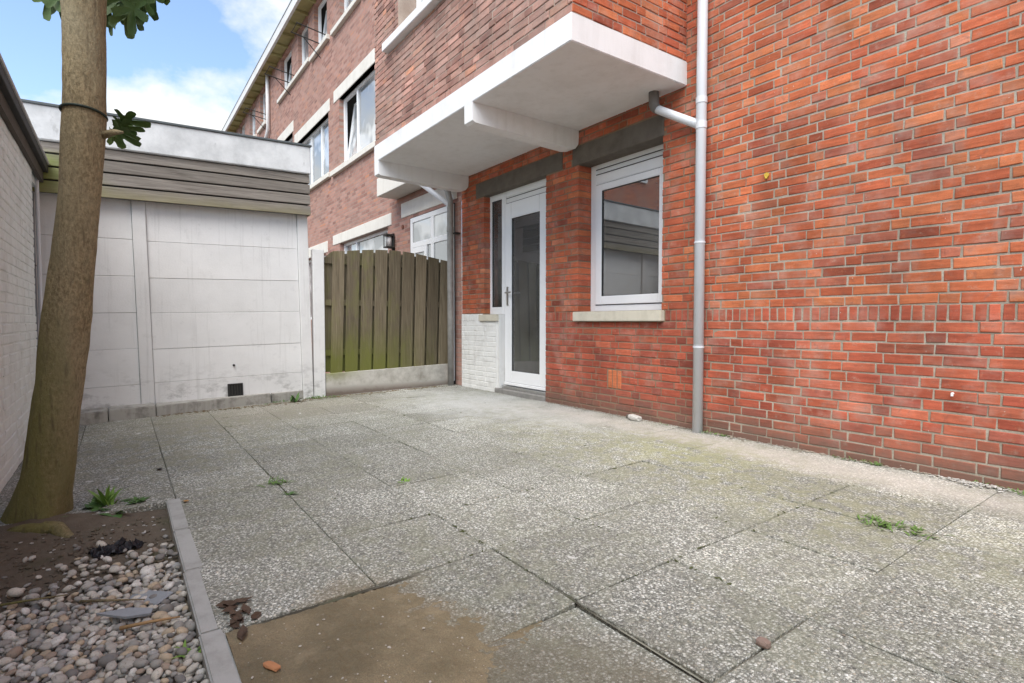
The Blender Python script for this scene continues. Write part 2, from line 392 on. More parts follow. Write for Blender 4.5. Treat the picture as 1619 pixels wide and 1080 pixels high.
q = M('joint filling', .95, .1); p = q.pos(); c = q.mix(q.noise(p, 6, 5, .65), (.16, .15, .115), (.36, .345, .29)); c = q.mix(q.rng(q.noise(p, 1.9, 4, .6), .46, .60, 0, .9), c, (.055, .05, .038))
c = q.mix(q.rng(q.noise(p, 3.1, 4, .6), .55, .68, 0, .8), c, (.06, .075, .02)); q.col(c); q.bump(q.noise(p, 140, 3), .004, .8); m_joint = q.m

pav = bpy.data.objects.new('paving', None); COL.objects.link(pav); pav['kind'] = 'structure'
def slab_mesh(w, l):
    mbs = MB(); mbs.box(-w/2, w/2, -l/2, l/2, -.045, 0); return mbs.mesh('paving_slab', m_slab, bevel=.003)
XJ = [-6.62, -6.34] + [-5.83 + .502 * i for i in range(14)]
YJ = [-.56, -.27, .22, .71, 1.195, 1.685, 2.175, 2.665, 3.155, 3.70]
meshes = {}
SUNK = {}
for i in range(len(XJ) - 1):
    for j in range(len(YJ) - 1):
        x0, x1, y0, y1 = XJ[i], XJ[i+1], YJ[j], YJ[j+1]
        if y1 < .3 and x1 > -3.3: continue
        w, l = round(x1 - x0 - .004, 3), round(y1 - y0 - .004, 3)
        if (w, l) not in meshes: meshes[(w, l)] = slab_mesh(w, l)
        cx, cy = (x0 + x1) / 2, (y0 + y1) / 2
        z = gz(cy) + R.uniform(-.002, .002); sx = max(-.008, min(.008, R.gauss(0, .004))); sy = .02 + max(-.008, min(.008, R.gauss(0, .004)))
        if abs(cx + 1.56) < .12 and abs(cy - .465) < .1: z -= .034
        if abs(cx + 1.56) < .12 and abs(cy - .95) < .1: z -= .010; sx = -.016; sy = .050
        if abs(cx + 1.06) < .12 and abs(cy - .95) < .1: z -= .018; sx = .016; sy = .015
        if abs(cx + 1.06) < .12 and abs(cy - .465) < .1: z -= .022
        if cy < -.2 or (cx < -5.8 and cy < .3): z -= .0
        o = inst('paving_slab', meshes[(w, l)], pav, loc=(cx + R.uniform(-.0015, .0015), cy + R.uniform(-.0015, .0015), z))
        o.rotation_euler = (math.atan(sy), -math.atan(sx), R.gauss(0, .002))
mb = MB()
def bq(x0, x1, y0, y1, dz): mb.quad((x0, y0, gz(y0) - dz), (x1, y0, gz(y0) - dz), (x1, y1, gz(y1) - dz), (x0, y1, gz(y1) - dz))
bq(-6.7, -1.80, .2, 1.19, .0085); bq(-.80, 1.4, .2, 1.19, .0085); bq(-6.7, 1.4, 1.19, 3.72, .0085); bq(-6.7, -3.36, -.58, .2, .0085); bq(-1.80, -.80, .2, 1.19, .055)
mb.build('bedding', m_joint, pav)

# sand washed over the sunken slabs
q = M('wet brown sand', .8, .25); p = q.pos(); c = q.mix(q.noise(p, 5, 5, .6), (.205, .168, .108), (.140, .118, .078))
c = q.mix(q.rng(q.noise(p, 260, 2), .3, .7, 0, .6), c, (.36, .28, .165)); c = q.mix(q.rng(q.noise(p, 95, 2), .69, .74), c, (.5, .47, .42))
wet = q.rng(q.noise(p, 3.2, 5, .6), .44, .62); c = q.mix(q.math('MULTIPLY', wet, .62), c, (.115, .092, .050)); c = q.mix(q.rng(q.noise(p, 9, 5, .65), .56, .72, 0, .4), c, (.33, .27, .18)); q.col(c); q.rough(q.rng(wet, 0, 1, .85, .42)); q.bump(q.noise(p, 160, 4, .7), .004, .8); q.bump(q.noise(p, 22, 4, .6), .008, .5); m_sand = q.m
mb = MB(); N = 150; X0, X1, Y0, Y1 = -1.80, -.55, .236, 1.05
idx = {}
for a in range(N + 1):
    for b in range(N + 1):
        xx = X0 + (X1 - X0) * a / N; yy = Y0 + (Y1 - Y0) * b / N
        zz = -.0715 + .004 * noise.noise(Vector((xx * 24, yy * 24, 9))) + .0035 * noise.noise(Vector((xx * 75, yy * 75, 4))) + .006 * noise.fractal(Vector((xx * 5, yy * 5, 0)), 1.0, 2.0, 4) + .0012 * noise.noise(Vector((xx * 60, yy * 60, 3)))
        e = min(1, max(0, (-1.05 - xx + .16 * noise.noise(Vector((yy * 5, 2, 1)))) / .30)); zz -= .016 * (1 - e) ** 1.5
        idx[a, b] = len(mb.v); mb.v.append((xx, yy, zz))
for a in range(N):
    for b in range(N): mb.f.append((idx[a, b], idx[a+1, b], idx[a+1, b+1], idx[a, b+1])); mb.t.append((0, 0, 0)); mb.mi.append(0)
mb.build('sand_patch', m_sand, None, smooth=True, kind='stuff')

# planting bed -----------------------------------------------------------------
q = M('dark garden soil', .95, .1); p = q.pos(); c = q.mix(q.noise(p, 14, 6, .7), (.085, .068, .052), (.20, .165, .125))
c = q.mix(q.rng(q.noise(p, 85, 3, .6), .66, .72, 0, .8), c, (.30, .25, .20)); c = q.mix(q.rng(q.noise(p, 3, 4), .55, .7, 0, .5), c, (.075, .085, .04))
q.col(c); q.bump(q.noise(p, 45, 5, .7), .012, .8); m_soil = q.m
def soil_h(xx, yy):
    h = gz(yy) - .045 + .012 * noise.fractal(Vector((xx * 4, yy * 4, 5)), 1.0, 2.0, 4)
    dt = math.hypot(xx + 3.47, yy + .33); h += .07 * math.exp(-(dt / .30) ** 2)
    return h + .010 * max(0, min(1, (-2.5 - xx) / .5))
mb = MB(); NX, NY = 150, 40
for a in range(NX + 1):
    for b in range(NY + 1):
        xx = -3.36 + 3.9 * a / NX; yy = -.6 + .785 * b / NY
        mb.v.append((xx, yy, soil_h(xx, yy) + .004 * noise.noise(Vector((xx * 40, yy * 40, 1)))))
for a in range(NX):
    for b in range(NY):
        o = a * (NY + 1) + b; mb.f.append((o, o + NY + 1, o + NY + 2, o + 1)); mb.t.append((0, 0, 0)); mb.mi.append(0)
bed = mb.build('soil_bed', m_soil, None, smooth=True, kind='structure')

q = M('river pebble', .8, .25); p = q.obj(); rn = q.n('ShaderNodeObjectInfo', out=5); a = attr(q)
PEB = [(0, (.17, .165, .16)), (.12, (.30, .29, .27)), (.28, (.43, .41, .37)), (.46, (.55, .52, .46)), (.58, (.50, .40, .28)), (.67, (.62, .58, .50)), (.80, (.34, .26, .20)), (.86, (.70, .68, .63)), (.95, (.38, .38, .375))]
c = q.ramp(q.math('FRACT', q.math('ADD', rn, a[0])), PEB, 'CONSTANT')
c = q.mix(q.rng(q.noise(q.pos(), 45, 4, .6), .35, .7, 0, .5), c, (.30, .265, .215)); c = q.mix(q.rng(q.noise(q.pos(), 180, 2), .6, .72, 0, .5), c, (.09, .08, .07))
q.col(c); q.bump(q.noise(q.pos(), 170, 3), .001, .5); m_peb = q.m
def pebble_geo(r, sub):
    bm = bmesh.new(); bmesh.ops.create_icosphere(bm, subdivisions=sub, radius=1.0); s = r.uniform(0, 99)
    ab = r.uniform(.62, .95); cc = r.uniform(.42, .7)
    for v in bm.verts:
        k = 1 + .22 * noise.noise(v.co * 1.1 + Vector((s, 0, 0))) + .06 * noise.noise(v.co * 2.6 + Vector((0, s, 0)))
        v.co = Vector((v.co.x * k, v.co.y * k * ab, v.co.z * k * cc))
    vs = [v.co.copy() for v in bm.verts]; fs = [tuple(x.index for x in f.verts) for f in bm.faces]; bm.free(); return vs, fs
protos = []
for k in range(14):
    vs, fs = pebble_geo(R, 2); t = MB(); t.cur = (0, 0, 0); t.add(vs, fs); protos.append((t.mesh('pebble', m_peb, smooth=True, tone=True), pebble_geo(R, 2)))
cells = {}; pebs = []
def try_peb(layer, n, rmin, rmax, mind):
    for _ in range(n):
        xx = R.uniform(-2.95, -.9); yy = R.uniform(-.58, .165)
        edge = -2.36 + .18 * noise.noise(Vector((yy * 4, 7, 0))) + .40 * max(0, .02 - yy)
        if xx < edge and R.random() > math.exp((xx - edge) * 9) * .35: continue
        r = R.uniform(rmin, rmax) * (1 if R.random() < .8 else 1.3); key = (layer, int(xx / .05), int(yy / .05)); ok = True
        for a in (-1, 0, 1):
            for b in (-1, 0, 1):
                for (qx, qy, qr) in cells.get((layer, key[1] + a, key[2] + b), ()):
                    if math.hypot(qx - xx, qy - yy) < (qr + r) * mind: ok = False; break
                if not ok: break
            if not ok: break
        if not ok or yy + r > .178: continue
        cells.setdefault(key, []).append((xx, yy, r)); pebs.append((xx, yy, r, layer))
try_peb(0, 46000, .008, .016, .70); try_peb(1, 26000, .008, .019, .80)
info = []
for (xx, yy, r, ly) in pebs:
    zz = soil_h(xx, yy) + (.006 if ly == 0 else .019) + R.uniform(-.003, .005)
    s = px((xx, yy, zz)); vis = s and -20 < s[0] < 420 and s[1] < 1100
    dd = (Vector((xx, yy, zz)) - Vector((0, 0, EYE))).length
    info.append(((r / dd) * (1.25 if ly else .7) if vis else 0, xx, yy, zz, r))
info.sort(reverse=True)
st = MB()
for k, (_, xx, yy, zz, r) in enumerate(info):
    Mx = Matrix.Translation((xx, yy, zz)) @ Matrix.Rotation(R.uniform(0, 6.28), 4, 'Z') @ Matrix.Rotation(R.gauss(0, .28), 4, 'X') @ Matrix.Rotation(R.gauss(0, .28), 4, 'Y') @ Matrix.Scale(r * 1.12, 4)
    if k < 300: inst('pebble', R.choice(protos)[0], bed, M4=Mx)
    else:
        vs, fs = R.choice(protos)[1]; st.cur = (R.random(), 0, 0); st.add([Mx @ v for v in vs], fs)
st.build('pebbles', m_peb, bed, smooth=True, tone=True, kind='stuff')

# kerb of the bed
m_kerb = paint_mat('kerb concrete', (.40, .40, .38), .6, (.20, .195, .17), .9, 9, .003)
kerb = empty('garden_edging', (-3.33, .205, gz(.2)), 'grey concrete edging strip along the pebble bed', 'kerb')
xk = -3.33
while xk < .4:
    l = R.uniform(.47, .51); mb = MB(); mb.box(0, l - .004, -.033, .033, -.16, .002)
    o = mb.build('kerb_stone', m_kerb, kerb, bevel=.005, seg=2); o.location = (xk + 3.33, R.uniform(-.003, .003), R.uniform(-.002, .003)); o.rotation_euler = (0, R.gauss(0, .003), R.gauss(0, .005)); xk += l

# ================================================================== THE HOUSE
house = empty('brick_house', (-3.0, D, 0), 'orange red brick house wall with glazed back door, window and white bay slab', 'house')
def H(mbx, name, mats, parent=None, **k):
    o = mbx.build(name, mats, parent or house, **k)
    if (parent or house) is house: o.location = (3.0, -D, 0)
    return o
WIN = (-4.06, -3.03, .955, 2.43); DOOR = (-5.50, -4.57, -.05, 2.43); SIDE = (-5.78, -5.50, .94, 2.43)
BAYH = (-6.25, -2.82, 2.745, 9.0)
LWIN = (-4.15, -3.02, 2.398, 2.578); LDOOR = (-5.97, -4.30, 2.408, 2.585); VENT = (-3.655, -3.475, .238, .412); SILLH = (-4.085, -3.005, .855, .957)
mb = MB()
wall_panel(mb, -6.33, .62, -.3, 3.62, D + .0045, [(a - .006, b + .006, c, d) for a, b, c, d in (WIN, SIDE)] + [(-5.56, DOOR[1] + .006, DOOR[2], DOOR[3]), BAYH], .26)
mb.mat = 1
wall_panel(mb, -6.33, 3.0, 3.62, 8.6, D + .0045, [BAYH]); wall_panel(mb, .62, 3.0, -.3, 3.62, D + .0045, [])
front = H(mb, 'front_wall', [m_mortar, far_brick_mat('upper orange brickwork', ORANGE, (.40, .34, .27))])
C = .0628
rows = []
k = 1
while .86 - k * C > -.09: rows.append((.86 - k * C, .86 - (k - 1) * C, 'red', k)); k += 1
k = 0
while .955 + k * C < 3.6: rows.append((.955 + k * C, .955 + (k + 1) * C, 'orange', k)); k += 1
holes = [WIN, DOOR, SIDE, BAYH, LWIN, LDOOR, VENT, SILLH]
PAINT = (-6.335, -5.50, -.2, .945)
bricks, painted = [], []
for (z0, z1, kd, k) in rows:
    off = (.04 if kd == 'red' else .11) + (0 if k % 2 else 1.25 * .1945) + R.uniform(-.012, .012)
    for rc in cut_rects(bond_row(-6.33, .62, z0, z1, off), holes):
        if rc[1] < PAINT[1] + .03 and rc[3] < PAINT[3] + .03:
            painted.append(rc)
        elif rc[0] < PAINT[1] and rc[3] < PAINT[3] + .03: painted.append(rc)
        else: bricks.append((*rc, kd))
xx = -6.33
while xx < .62:
    for rc in cut_rects([(xx + .005, xx + .0515, .865, .9505, 0)], holes):
        (painted if rc[1] < PAINT[1] else bricks).append((*rc, 'red') if rc[1] >= PAINT[1] else rc)
    xx += .0566
def screen_area(rc, y):
    c = [px((u, y, z)) for u in rc[:2] for z in rc[2:4]]
    if any(s is None for s in c): return 0
    xs = [s[0] for s in c]; ys = [s[1] for s in c]
    if max(xs) < 0 or min(xs) > W_PX or max(ys) < 0 or min(ys) > 1080: return 0
    if min(xs) > W_PX - 6: return 0
    return (max(xs) - min(xs)) * abs((c[1][1] - c[0][1]) + (c[3][1] - c[2][1])) / 2
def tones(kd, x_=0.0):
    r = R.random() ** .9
    if x_ < -2.7 and R.random() < (.85 if kd == 'red' else .7): r *= .38  # bricks left of the pipe: darker own tone plus bay shade in the colour
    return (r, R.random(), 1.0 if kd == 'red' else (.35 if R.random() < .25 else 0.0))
bricks.sort(key=lambda b: -screen_area(b, D))
var = {}
stuff = MB()
for n, b in enumerate(bricks):
    u0, u1, z0, z1, fl, kd = b; w, h = u1 - u0, z1 - z0; dpt = .18 if fl else .09
    loc = Vector(((u0 + u1) / 2, D + R.gauss(0, .0012), (z0 + z1) / 2 + .0035 * noise.noise(Vector((u0 * 1.7, z0 * 9, 3)))))
    Mx = Matrix.Translation(loc) @ Matrix.Rotation(R.gauss(0, .006), 4, 'Z') @ Matrix.Rotation(R.gauss(0, .006), 4, 'X') @ Matrix.Rotation(R.gauss(0, .003), 4, 'Y')
    if n < 300:
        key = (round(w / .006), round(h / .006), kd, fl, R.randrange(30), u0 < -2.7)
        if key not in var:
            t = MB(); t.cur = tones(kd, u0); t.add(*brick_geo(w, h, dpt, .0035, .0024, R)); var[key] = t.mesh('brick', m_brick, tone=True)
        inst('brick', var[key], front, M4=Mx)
    else:
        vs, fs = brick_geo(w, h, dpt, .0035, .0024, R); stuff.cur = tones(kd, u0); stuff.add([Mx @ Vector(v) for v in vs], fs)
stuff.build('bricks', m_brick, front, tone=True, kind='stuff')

# white painted brickwork left of the door
m_wbrick = paint_mat('white painted brick', (.76, .76, .74), .4, (.34, .32, .29), .8, 6, .003)
mb = MB(); mb.box(PAINT[0] + .002, PAINT[1], D - .002, D + .20, -.08, .938); mb.box(PAINT[1], -5.463, D + .006, D + .15, -.08, .944)
for rc in painted:
    w, h = rc[1] - rc[0], rc[3] - rc[2]
    vs, fs = brick_geo(w + .004, h + .002, .05, .004, .0015, R); Mx = Matrix.Translation(((rc[0] + rc[1]) / 2, D - .006 + R.gauss(0, .0012), (rc[2] + rc[3]) / 2)); mb.add([Mx @ Vector(v) for v in vs], fs)
H(mb, 'painted_brickwork', m_wbrick, label='white painted brick panel beside the back door')
mb = MB(); mb.box(-5.87, -5.47, D - .03, D + .088, .862, .943); H(mb, 'ledge_stone', m_sill, bevel=.005)
# lintels, sill, vent
for nm, rc in (('lintel', LWIN), ('lintel', LDOOR)):
    mb = MB(); mb.box(rc[0], rc[1], D - .004, D + .24, rc[2], rc[3]); H(mb, nm, m_lintel, bevel=.006)
mb = MB(); mb.box(-4.092, -2.998, D - .045, D + .19, .860, .953); H(mb, 'window_sill', m_sill, bevel=.006, seg=2)
for i in range(3):
    mb = MB(); x0 = -3.64 + i * .058; mb.add([(v[0] + x0 + .025, v[1] + D - .003, v[2] + .325) for v in brick_geo(.046, .165, .06, .004, .001, R)[0]], brick_geo(.046, .165, .06, .004, .001, R)[1])
    mb.t = [(.62, .6, 0)] * len(mb.f); H(mb, 'vent_brick', m_brick, tone=True)
# window
Yw = 3.87
win = MB(); win.ring(-4.06, -3.03, .957, 2.43, Yw, Yw + .07, .075, wt=.075, wb=.06); win.box(-3.985, -3.105, Yw, Yw + .07, 2.205, 2.30)
for z in (2.318, 2.340): pass
winf = H(win, 'window', m_pvc, bevel=.004, seg=2)
mb = MB(); mb.box(-3.985, -3.105, Yw + .012, Yw + .05, 2.30, 2.355); mb.build('vent_strip', m_pvc, winf)
mb = MB(); mb.box(-3.985, -3.105, Yw - .004, Yw + .002, 2.348, 2.354); mb.box(-3.985, -3.105, Yw - .004, Yw + .002, 2.300, 2.306); mb.build('vent_gap', m_seal, winf)
mb = MB(); mb.ring(-3.978, -3.112, 1.024, 2.198, Yw - .014, Yw + .05, .080, wt=.062, wb=.082); mb.build('sash', m_pvc, winf, bevel=.004, seg=2)
mb = MB(); mb.ring(-3.900, -3.190, 1.104, 2.138, Yw - .006, Yw + .02, .006); mb.ring(-3.984, -3.106, 1.018, 2.204, Yw + .001, Yw + .01, .006); mb.build('seal', m_seal, winf)
mb = MB(); mb.box(-3.90, -3.19, Yw + .006, Yw + .012, 1.10, 2.14); mb.build('pane', m_glass, winf)
# door set
Yd = 3.79
mb = MB()
mb.ring(-5.80, -5.46, .945, 2.425, Yd, Yd + .07, .065, wt=.09, wb=.09)
mb.box(-5.46, -5.425, Yd, Yd + .07, .09, 2.425); mb.box(-4.64, -4.57, Yd, Yd + .07, .09, 2.425)
mb.box(-5.425, -4.64, Yd, Yd + .07, 2.335, 2.425); mb.box(-5.425, -4.64, Yd + .004, Yd + .07, 2.262, 2.335)
door = H(mb, 'back_door', m_pvc, bevel=.004, seg=2, label='white plastic back door with tall glass and narrow sidelight')
mb = MB(); mb.box(-5.425, -4.64, Yd - .003, Yd + .005, 2.258, 2.264); mb.box(-5.425, -4.64, Yd - .003, Yd + .003, 2.318, 2.324); mb.build('seal', m_seal, door)
mb = MB(); mb.ring(-5.418, -4.650, .135, 2.255, Yd - .018, Yd + .045, .115, wt=.185, wb=.135); mb.build('door_leaf', m_pvc, door, bevel=.005, seg=2)
mb = MB(); mb.ring(-5.306, -4.762, .266, 2.074, Yd - .006, Yd + .02, .007); mb.ring(-5.738, -5.522, 1.033, 2.337, Yd + .004, Yd + .02, .006); mb.build('seal', m_seal, door)
mb = MB(); mb.box(-5.305, -4.763, Yd + .006, Yd + .012, .265, 2.075); mb.build('pane', m_glassd, door)
mb = MB(); mb.box(-5.737, -5.523, Yd + .016, Yd + .022, 1.032, 2.338); mb.build('pane', m_glassd, door)
mb = MB(); mb.box(-5.46, -4.57, Yd - .05, Yd + .08, .055, .09); mb.build('threshold', m_metal, door, bevel=.004)
mb = MB(); mb.box(-5.425, -4.64, Yd - .035, Yd - .014, .098, .135); mb.build('drip_bar', m_pvc, door, bevel=.006)
mb = MB(); mb.box(-5.383, -5.351, Yd - .030, Yd - .018, 1.05, 1.27); mb.tube([(-5.367, Yd - .02, 1.20), (-5.367, Yd - .06, 1.20), (-5.345, Yd - .066, 1.20), (-5.255, Yd - .066, 1.20)], .010, 10); mb.build('handle', m_metal, door, smooth=False)
for zz in (.32, 1.18, 2.05):
    mb = MB(); mb.tube([(-4.642, Yd - .024, zz - .045), (-4.642, Yd - .024, zz + .045)], .011, 10); mb.build('hinge', m_pvc, door)
mb = MB(); mb.box(-5.53, -4.565, D - .02, D + .20, -.10, .055); H(mb, 'door_step', plain('step concrete', (.27, .26, .245), .9, .6, 12), bevel=.01)
# room behind the glass
m_room = plain('interior plaster', (.66, .64, .60), .9, .15, 3); m_floor = plain('interior floor', (.20, .15, .10), .5, .3, 5)
mb = MB()
mb.quad((-6.2, 3.965, .06), (-6.2, 3.965, 2.62), (-6.2, 7.4, 2.62), (-6.2, 7.4, .06)); mb.quad((-2.6, 3.965, 2.62), (-2.6, 3.965, .06), (-2.6, 7.4, .06), (-2.6, 7.4, 2.62))
mb.quad((-6.2, 7.4, .06), (-6.2, 7.4, 2.62), (-2.6, 7.4, 2.62), (-2.6, 7.4, .06)); mb.quad((-6.2, 3.965, 2.62), (-2.6, 3.965, 2.62), (-2.6, 7.4, 2.62), (-6.2, 7.4, 2.62))
mb.mat = 1; mb.quad((-6.2, 3.965, .06), (-6.2, 7.4, .06), (-2.6, 7.4, .06), (-2.6, 3.965, .06)); H(mb, 'room', [m_room, m_floor])
mb = MB(); mb.box(-6.33, 3.0, D + .0, 11.5, 8.6, 8.8); H(mb, 'roof', m_dark)
mb = MB(); nf = 60
for i in range(nf + 1):
    u = i / nf; mb.v += [(-4.02 + .95 * u, 4.03 + .018 * math.sin(u * 58) + .01 * math.sin(u * 23), z) for z in (.99, 2.40)]
mb.f = [(2 * i, 2 * i + 2, 2 * i + 3, 2 * i + 1) for i in range(nf)]; mb.t = [(0, 0, 0)] * nf; mb.mi = [0] * nf
cu = mb.build('net_curtain', plain('grey net curtain cloth', (.40, .42, .43), .9, .2, 8), None, smooth=True); tag(cu, 'grey net curtain hanging behind the window glass', 'curtain')
mb = MB(); mb.box(-6.18, -5.72, 4.2, 4.8, .062, .95); cab = mb.build('cabinet', plain('pale oak veneer', (.42, .34, .22), .5, .3, 8), None, bevel=.004)
tag(cab, 'pale wooden kitchen cabinet seen through the glass of the back door', 'cabinet')
cab.location = (0.0, 0, 0)

# bay ------------------------------------------------------------------------
BX0, BX1, BY, BZ = -6.27, -2.80, 2.48, 2.918
mb = MB(); N = 60
mb.box(BX0, BX1, BY, D + .06, 2.727, BZ)
slab = H(mb, 'bay_slab', m_white, bevel=.006, seg=2, label='white painted concrete slab under the brick bay')
def bracket(x0, x1):
    mb = MB(); prof = [(BY, 2.80), (BY + .002, 2.575), (BY + .03, 2.560), (2.9, 2.548), (3.58, 2.532), (3.655, 2.545), (3.692, 2.59), (3.698, 2.66), (3.698, 2.80)]
    n = len(prof); vs = [(x, a, b) for x in (x0, x1) for a, b in prof]
    fs = [tuple(range(n)), tuple(range(2 * n - 1, n - 1, -1))] + [(i, n + i, n + (i + 1) % n, (i + 1) % n) for i in range(n)]
    mb.add(vs, fs); me = H(mb, 'bracket', m_white); bm = bmesh.new(); bm.from_mesh(me.data); bmesh.ops.recalc_face_normals(bm, faces=bm.faces); bm.to_mesh(me.data); bm.free(); return me
bracket(BX0 + .002, BX0 + .125); bracket(-4.19, -4.055)
BWIN = (-5.60, -3.75, 3.93, 5.6); BSILL = (-5.87, -3.5, 3.83, 3.93)
mb = MB(); o_ = .0065
wall_panel(mb, BX0 + o_, BX1 - o_, BZ, 4.9, BY + .012 + o_, [BWIN], .30)
mb.mat = 1; wall_panel(mb, BX0 + o_, BX1 - o_, 4.9, 8.6, BY + .012 + o_, [BWIN]); mb.mat = 0
mb.quad((BX1 - o_, BY + .012 + o_, BZ), (BX1 - o_, D + .05, BZ), (BX1 - o_, D + .05, 4.3), (BX1 - o_, BY + .012 + o_, 4.3))
mb.mat = 2; mb.quad((BX1 - o_, BY + .012 + o_, 4.3), (BX1 - o_, D + .05, 4.3), (BX1 - o_, D + .05, 8.6), (BX1 - o_, BY + .012 + o_, 8.6))
mb.quad((BX0 + o_, D, BZ), (BX0 + o_, BY + .012 + o_, BZ), (BX0 + o_, BY + .012 + o_, 8.6), (BX0 + o_, D, 8.6)); mb.mat = 1
mb.quad((BX0, BY, 8.6), (BX1, BY, 8.6), (BX1, D, 8.6), (BX0, D, 8.6))
bay = H(mb, 'bay', [m_mortar_b, m_far, m_farx])
sb, so = MB(), MB()
k = 0
while BZ + k * C < 4.85:
    z0, z1 = BZ + k * C, BZ + (k + 1) * C; off = .07 + (0 if k % 2 else 1.25 * .1945)
    for rc in cut_rects(bond_row(BX0, BX1, z0, z1, off), [BWIN, BSILL]):
        vs, fs = brick_geo(rc[1] - rc[0], rc[3] - rc[2], .20 if rc[4] else .06, .0035, .0024, R); r_ = R.random()
        sb.cur = (R.random(), R.random(), 0); Mx = Matrix.Translation(((rc[0] + rc[1]) / 2, BY + .012 + R.gauss(0, .0018), (rc[2] + rc[3]) / 2)) @ Matrix.Rotation(R.gauss(0, .008), 4, 'Z'); sb.add([Mx @ Vector(v) for v in vs], fs)
    if z0 < 4.25:
        for rc in bond_row(BY + .012, D, z0, z1, .2 + (0 if k % 2 else 1.25 * .1945)):
            vs, fs = brick_geo(rc[1] - rc[0], rc[3] - rc[2], .06, .0035, .0024, R); so.cur = tones('orange')
            Mx = Matrix.Translation((BX1 + R.gauss(0, .0012), (rc[0] + rc[1]) / 2, (rc[2] + rc[3]) / 2)) @ Matrix.Rotation(math.pi / 2, 4, 'Z'); so.add([Mx @ Vector(v) for v in vs], fs)
    k += 1
sb.build('bricks', m_brick_b, bay, tone=True, kind='stuff'); so.build('bricks', m_brick, bay, tone=True, kind='stuff')
mb = MB(); mb.box(BSILL[0], BSILL[1], BY - .06, BY + .25, 3.835, 3.925); H(mb, 'window_sill', m_white, bevel=.006)
mb = MB(); mb.ring(BWIN[0], BWIN[1], BWIN[2], BWIN[3], BY + .23, BY + .30, .07); mb.box(-4.75, -4.68, BY + .23, BY + .30, 4.0, 5.53); w2 = H(mb, 'window', m_pvc, bevel=.004)
mb = MB(); mb.box(BWIN[0] + .06, BWIN[1] - .06, BY + .25, BY + .26, BWIN[2] + .06, BWIN[3] - .06); mb.build('pane', m_glassf, w2)

# downpipe beside the window
XP, YP, RP = -2.622, D - .052, .0385
mb = MB(); mb.tube([(XP, YP, -.02), (XP, YP, 3.2), (XP, YP, 8.5)], RP, 24); dp = H(mb, 'downpipe', m_pipe, smooth=True, label='pale grey plastic downpipe on the orange brick wall')
for zz, hh in ((.655, .012), (1.46, .012), (2.33, .05), (2.52, .045), (3.9, .05)):
    mb = MB(); mb.tube([(XP, YP, zz), (XP, YP, zz + hh)], RP + .004, 24); mb.build('pipe_collar', m_pipe, dp)
for zz in (.66, 1.47, 2.6):
    mb = MB(); mb.box(XP - .01, XP + .01, YP + .03, D + .01, zz - .01, zz + .012); mb.build('pipe_clip', m_dark, dp)
mb = MB(); mb.tube([(-3.02, 3.595, 2.60), (-2.99, 3.60, 2.575), (-2.80, 3.63, 2.46), (XP, YP, 2.355)], .034, 20); mb.build('branch_pipe', m_pipe, dp, smooth=True)
mb = MB(); mb.tube([(-3.035, 3.59, 2.735), (-3.035, 3.59, 2.63), (-3.02, 3.594, 2.60), (-3.0, 3.598, 2.58)], [.042, .042, .041, .038], 20); mb.build('outlet_spigot', plain('grimy outlet', (.20, .18, .165), .8, .5, 20), dp, smooth=True)
# yellow plug and small hook in the wall
mb = MB(); mb.tube([(-2.117, D + .01, 1.879), (-2.117, D - .012, 1.879)], [.014, .018], 8); mb.tube([(-2.119, D - .004, 1.862), (-2.121, D - .018, 1.856)], [.01, .006], 7); H(mb, 'wall_plug', plain('yellow plastic', (.62, .43, .06), .5, .4, 60), label='small yellow plug stuck in the brick wall')
mb = MB(); mb.tube([(-1.032, D + .005, .465), (-1.032, D - .02, .467), (-1.03, D - .024, .452)], .006, 8); H(mb, 'wall_hook', m_white)

# second downpipe at the house corner, stained
XC, YC = -6.46, 3.60
mb = MB(); mb.tube([(XC, YC, -.05), (XC, YC, 1.2), (XC, YC, 2.45), (XC - .03, YC - .02, 2.60), (XC - .13, YC - .05, 2.70)], .041, 18); dp2 = H(mb, 'downpipe', m_pipe_d, smooth=True, label='stained grey downpipe at the house corner by the fence')
mb = MB(); mb.tube([(XC - .34, YC - .30, 2.74), (XC - .02, YC - .02, 2.42), (XC, YC, 2.34)], .034, 14); mb.build('branch_pipe', m_pipe, dp2, smooth=True)
mb = MB(); mb.tube([(XC, YC, 2.05), (XC, YC, 2.11)], .046, 18); mb.build('pipe_collar', m_pipe_d, dp2)
mb = MB(); mb.box(XC, XC + .10, YC + .02, YC + .10, 2.02, 2.035); mb.build('pipe_clip', m_dark, dp2)

